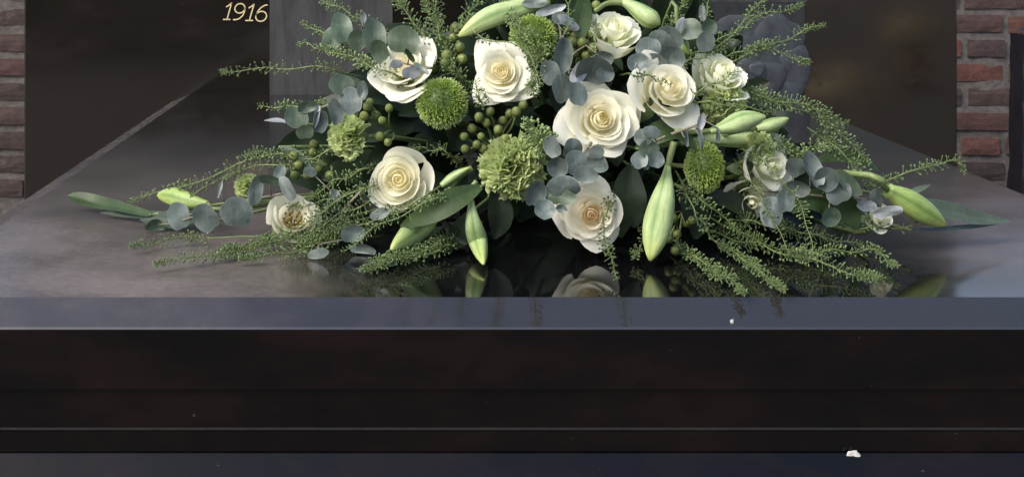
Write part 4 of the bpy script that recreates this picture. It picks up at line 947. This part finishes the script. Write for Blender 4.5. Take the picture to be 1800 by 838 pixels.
# ------------------------------------------------------------------ pepper grass sprigs
PD_, PP = 'pod_dark', 'pod_pale'
SPR = [
 ('long thin sprig reaching furthest left in front of the year panel', [(640, 138), (570, 120), (480, 121), (388, 126)], dict(rad=13, sp=3.2)),
 ('short sprig pointing left just below the furthest left one', [(600, 180), (550, 186), (500, 188), (455, 188)], dict(rad=12, sp=2.2)),
 ('dense yellow-green sprig in front of the round leaves at upper left', [(740, 150), (680, 128), (625, 104), (572, 84)], dict(rad=15, sp=1.2, mat=PP, off=-.02)),
 ('sprig reaching to the upper left corner of the spray', [(700, 60), (645, 40), (600, 16), (556, -4)], dict(rad=13, sp=2.6)),
 ('short sprig tip left of the round leaves, upper one', [(620, 90), (580, 66), (555, 52), (530, 42)], dict(rad=9, sp=2.2)),
 ('short sprig tip left of the round leaves, lower one', [(640, 110), (590, 92), (555, 82), (524, 76)], dict(rad=9, sp=2.2)),
 ('bushy sprig rising left of the long pale bud', [(775, 130), (755, 80), (720, 30), (690, -10)], dict(rad=17, sp=1.5)),
 ('bushy sprig rising to the top above the long pale bud', [(790, 130), (775, 70), (765, 20), (770, -20)], dict(rad=18, sp=1.5)),
 ('sprig at the top leaning right over the long pale bud', [(770, 110), (800, 60), (830, 20), (850, -16)], dict(rad=16, sp=1.8)),
 ('dense sprig tuft right above the round pompon', [(830, 170), (800, 130), (770, 100), (735, 70)], dict(rad=17, sp=1.4, off=.004)),
 ('sprig with dark seeds hanging across the upper rose', [(800, 40), (860, 70), (925, 88), (950, 150)], dict(rad=10, sp=6, mat=PD_, off=-.045, size=2.2, stemmat='stem')),
 ('fluffy sprig hanging in front of the bright pompon', [(880, 4), (905, 40), (920, 70), (932, 100)], dict(rad=16, sp=1.9, off=-.035, mat=PP)),
 ('pale sprig hanging below the bright pompon', [(945, 70), (945, 105), (940, 135), (936, 170)], dict(rad=22, sp=1.1, off=-.03, mat=PP)),
 ('small dense green sprig head above the ruffled carnation', [(960, 262), (950, 245), (938, 228), (925, 214)], dict(rad=25, sp=.7, off=-.03, mat=PP, start=.0, size=3.4)),
 ('small seeded sprig between the pompon and the upper rose', [(850, 190), (842, 172), (838, 156), (836, 140)], dict(rad=14, sp=2.6, off=-.02, mat='pod')),
 ('long sprig sloping down left above the bright left bud', [(610, 268), (480, 270), (350, 318), (230, 352)], dict(rad=12, sp=2.6)),
 ('thin sprig beside the long one sloping down left', [(580, 282), (500, 288), (420, 300), (335, 344)], dict(rad=11, sp=3.0)),
 ('feathery sprig rising over the left berry cluster', [(560, 290), (520, 278), (470, 268), (425, 272)], dict(rad=13, sp=2.2)),
 ('longest thick sprig lying at the lower left of the slab', [(690, 372), (560, 408), (420, 440), (272, 464)], dict(rad=15, sp=1.2)),
 ('sprig with bare stem lying under the blue-grey leaves at left', [(520, 416), (420, 417), (320, 418), (226, 433)], dict(rad=11, sp=2.4, start=.5)),
 ('thick sprig lying over the white flower with ochre stamens', [(720, 300), (620, 340), (520, 400), (440, 432)], dict(rad=13, sp=2.0, off=-.022)),
 ('sprig in front of the cup-shaped rose pointing down left', [(850, 330), (770, 350), (690, 385), (600, 440)], dict(rad=12, sp=2.6, off=-.035)),
 ('dense sprig tip lying lowest left of the slim bud', [(850, 390), (780, 425), (700, 455), (634, 474)], dict(rad=14, sp=1.3, off=-.01)),
 ('sprig behind the lowest left tip, under the pale bud', [(780, 400), (720, 440), (670, 456), (640, 466)], dict(rad=13, sp=2.0)),
 ('feathery sprig below the cup-shaped rose', [(760, 350), (680, 380), (610, 400), (540, 420)], dict(rad=15, sp=1.6, off=-.008)),
 ('sprig between the white flower and the cup-shaped rose', [(690, 330), (640, 360), (590, 380), (520, 432)], dict(rad=14, sp=1.9, off=-.012)),
 ('sprig pointing right at the upper right, topmost', [(1200, 100), (1265, 72), (1335, 30), (1410, 10)], dict(rad=12, sp=2.4)),
 ('sprig pointing right at the upper right, second from the top', [(1220, 140), (1290, 105), (1370, 72), (1450, 45)], dict(rad=12, sp=2.2)),
 ('sprig with drooping tip at the upper right, third from the top', [(1210, 135), (1290, 96), (1350, 88), (1424, 112)], dict(rad=13, sp=2.0)),
 ('steep sprig leaving the top edge at the upper right', [(1230, 120), (1270, 78), (1310, 35), (1350, -14)], dict(rad=12, sp=3.0)),
 ('short upright sprig beside the bent top bud', [(1160, 70), (1180, 42), (1195, 20), (1208, -4)], dict(rad=12, sp=1.8)),
 ('thin upright sprig between the top right sprigs', [(1230, 60), (1240, 36), (1244, 10), (1248, -16)], dict(rad=10, sp=4)),
 ('long arching sprig crossing the etched rose to the right', [(1230, 150), (1340, 170), (1440, 200), (1530, 292)], dict(rad=17, sp=1.2, off=.008)),
 ('upper branch of sprigs beside the etched rose at right', [(1290, 150), (1370, 185), (1430, 195), (1492, 216)], dict(rad=14, sp=1.7, off=.01)),
 ('feathery sprig before the greenish white bloom', [(1190, 190), (1230, 160), (1270, 140), (1310, 120)], dict(rad=11, sp=5, mat=PD_, off=-.03, size=2.3)),
 ('thin dark-seeded sprig across the lime carnation at right', [(1190, 172), (1240, 180), (1280, 184), (1360, 196)], dict(rad=12, sp=5, mat=PD_, off=-.035, size=2.3)),
 ('little dark-seeded sprig lying on the side-facing rose', [(1090, 132), (1128, 132), (1155, 140), (1180, 148)], dict(rad=9, sp=4, mat=PD_, off=-.055, size=2.3, start=.5)),
 ('sprig reaching right with a hooked tip over the slab', [(1520, 330), (1590, 306), (1676, 282), (1696, 304)], dict(rad=12, sp=2.4)),
 ('bushy sprig drooping toward the plump right bud', [(1420, 225), (1470, 260), (1510, 300), (1545, 345)], dict(rad=17, sp=1.5, off=.004)),
 ('yellow-green tuft of sprig behind the right eucalyptus', [(1360, 290), (1400, 275), (1425, 262), (1450, 258)], dict(rad=16, sp=1.4, mat=PP)),
 ('fluffy green sprig above the ragged right bloom', [(1330, 230), (1360, 246), (1380, 258), (1400, 272)], dict(rad=20, sp=1.2, mat=PP)),
 ('thin sprig hanging down across the ragged right bloom', [(1280, 250), (1350, 290), (1410, 370), (1432, 456)], dict(rad=13, sp=3.0, off=-.03)),
 ('thin sprig hanging down beside the ragged right bloom', [(1290, 280), (1330, 330), (1345, 360), (1390, 450)], dict(rad=11, sp=3.4, off=-.02)),
 ('seeded sprig lying lowest right of the large bud', [(1180, 420), (1215, 448), (1262, 480), (1310, 510)], dict(rad=15, sp=1.3)),
 ('second seeded sprig lying beside the lowest right one', [(1250, 420), (1300, 450), (1340, 480), (1378, 510)], dict(rad=14, sp=1.5)),
 ('thick mossy sprig lying toward the right front of the slab', [(1230, 370), (1340, 430), (1440, 462), (1548, 492)], dict(rad=17, sp=1.5, off=-.004)),
 ('sprig lying right of the mossy one with a curled tip', [(1400, 440), (1460, 442), (1530, 440), (1576, 466)], dict(rad=12, sp=2.2)),
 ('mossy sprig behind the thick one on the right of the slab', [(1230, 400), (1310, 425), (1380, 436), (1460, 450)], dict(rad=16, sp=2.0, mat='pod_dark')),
 ('sprig creeping right under the small pompon', [(1190, 300), (1215, 360), (1240, 400), (1275, 440)], dict(rad=13, sp=2.4, off=-.02)),
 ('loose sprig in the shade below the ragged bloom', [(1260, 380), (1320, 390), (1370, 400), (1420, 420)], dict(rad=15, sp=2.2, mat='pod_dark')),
 ('thin trailing sprig along the slab under the right leaves', [(1440, 388), (1510, 400), (1580, 398), (1650, 388)], dict(rad=9, sp=3.6)),
 ('fine sprig hanging in front of the lowest rose', [(1088, 336), (1066, 370), (1062, 415), (1085, 488)], dict(rad=12, sp=2.8, off=-.04, mat=PD_)),
 ('fine sprig left of the large hanging bud', [(1128, 370), (1134, 410), (1122, 440), (1112, 452)], dict(rad=11, sp=2.6, off=-.005)),
 ('feathery sprig lying under the white flower with ochre stamens', [(640, 400), (560, 430), (490, 446), (420, 452)], dict(rad=14, sp=1.6)),
 ('fine sprig between the cup-shaped rose and the ruffled carnation', [(820, 330), (770, 345), (730, 360), (690, 372)], dict(rad=11, sp=2.6, off=-.03)),
 ('low sprig filling the gap left of the slim bud', [(820, 420), (770, 440), (725, 450), (680, 452)], dict(rad=15, sp=1.6)),
 ('feathery sprig under the left carnation', [(680, 290), (640, 300), (590, 318), (540, 350)], dict(rad=13, sp=2.0)),
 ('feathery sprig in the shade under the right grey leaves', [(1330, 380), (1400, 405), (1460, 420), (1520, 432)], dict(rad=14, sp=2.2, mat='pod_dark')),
 ('small sprig over the dark leaf right of the large bud', [(1190, 330), (1230, 350), (1270, 380), (1300, 410)], dict(rad=13, sp=2.0, off=-.012)),
 ('bushy sprig between the covered rose and the round pompon', [(830, 190), (800, 120), (770, 50), (745, 0)], dict(rad=16, sp=1.6, off=.004)),
 ('wispy sprig above the right side-facing rose', [(1170, 130), (1200, 112), (1235, 100), (1275, 84)], dict(rad=14, sp=1.8, off=-.012)),
 ('wispy sprig left of the top berries', [(960, 120), (985, 80), (1000, 30), (990, -14)], dict(rad=11, sp=3.2, off=-.02)),
 ('feathery sprig among the berries at the left', [(640, 250), (590, 262), (540, 280), (490, 300)], dict(rad=12, sp=2.2)),
 ('loose sprig beside the small blue leaf at the left', [(660, 330), (610, 340), (560, 356), (500, 366)], dict(rad=13, sp=2.2)),
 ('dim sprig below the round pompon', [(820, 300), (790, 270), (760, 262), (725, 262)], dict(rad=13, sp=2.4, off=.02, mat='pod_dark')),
 ('short mossy sprig in front of the blue-grey leaves at the left', [(560, 405), (500, 420), (450, 428), (390, 440)], dict(rad=13, sp=1.6)),
 ('curled stem sprig dropping from the top bud', [(1047, 24), (1046, 60), (1046, 84), (1044, 110)], dict(rad=8, sp=6, off=-.03)),
]
for i, (lab, pts, kw) in enumerate(SPR):
    kw = dict(kw); sprig(lab, pts, seed=i, **kw)
# tall sprigs above the picture, seen only mirrored in the bevel of the slab
TALL = ['dark sprig reflection furthest left on the sloping slab edge', 'second sprig reflection from the left on the sloping slab edge', 'sprig reflection right under the slim hanging bud', 'left sprig of the dense reflection at the middle of the slab edge', 'sprig reflection under the left half of the lowest rose', 'sprig reflection furthest right on the sloping slab edge']
for i, (x, h, lean) in enumerate([(.015, .0, -.035), (.045, .004, -.04), (.062, .0, -.006), (.105, .004, -.02), (.135, .0, .006), (.225, .002, .02)]):
    W3 = [Vector((.15+(x-.15)*.5, 1.40, .15)), Vector((x-lean*.3, 1.285, .315+h)), Vector((x+lean*.4, 1.205, .368+h)), Vector((x+lean, 1.14, .408+h))]
    sprig(TALL[i], [(0, 0), (i, i)], rad=15, sp=2.0, W3=W3, start=.25, seed=100+i)

# ------------------------------------------------------------------ scraps lying on the granite
def scrap(px, py, w, h, zfun, label, seed):
    """a torn flake lying on the slope z rising with y"""
    kx, kz = ray(px, py); Y = zfun(kx, kz); c = at(px, py, Y); rng = random.Random(seed); k = Y/F
    n = 26; rads = [rng.uniform(.72, 1.08)*(1+.22*math.sin(3*i/n*6.28+seed)) for i in range(n)]
    vs = []
    for lift, q_ in ((.0003, 1.0), (.0016, .86), (.0022, .4)):
        for i in range(n):
            a = 6.28318*i/n; x = w*k*.5*rads[i]*q_*math.cos(a); y = h*k*.62*rads[i]*q_*math.sin(a)
            vs.append(Vector((x, y, y*slope+lift+.0012*q_*math.sin(2*a+1)*(lift > .001))))
    vs.append(Vector((0, 0, .0024)))
    fs = [(r*n+i, r*n+(i+1) % n, (r+1)*n+(i+1) % n, (r+1)*n+i) for r in range(2) for i in range(n)]+[(2*n+i, 2*n+(i+1) % n, 3*n) for i in range(n)]
    o = obj('petal_scrap', mk_mesh('petal_scrap', vs, fs, M['white_scrap'], True)); o.location = c
    return props(o, label, 'scrap')
slope = PD/PO
# plinth slope: z = PZ - (YFf - y)*PD/PO
scrap(1500, 798, 24, 7, lambda kx, kz: (H-PZ+(YF-.0005)*slope)/(slope-kz), 'white petal scrap lying on the sloping plinth at lower right', 4)
slope = -ZB/BEV
scrap(1287, 567, 6, 4, lambda kx, kz: (H+(YF+BEV)*slope)/(slope-kz), 'tiny white crumb on the sloping front edge of the slab', 6)
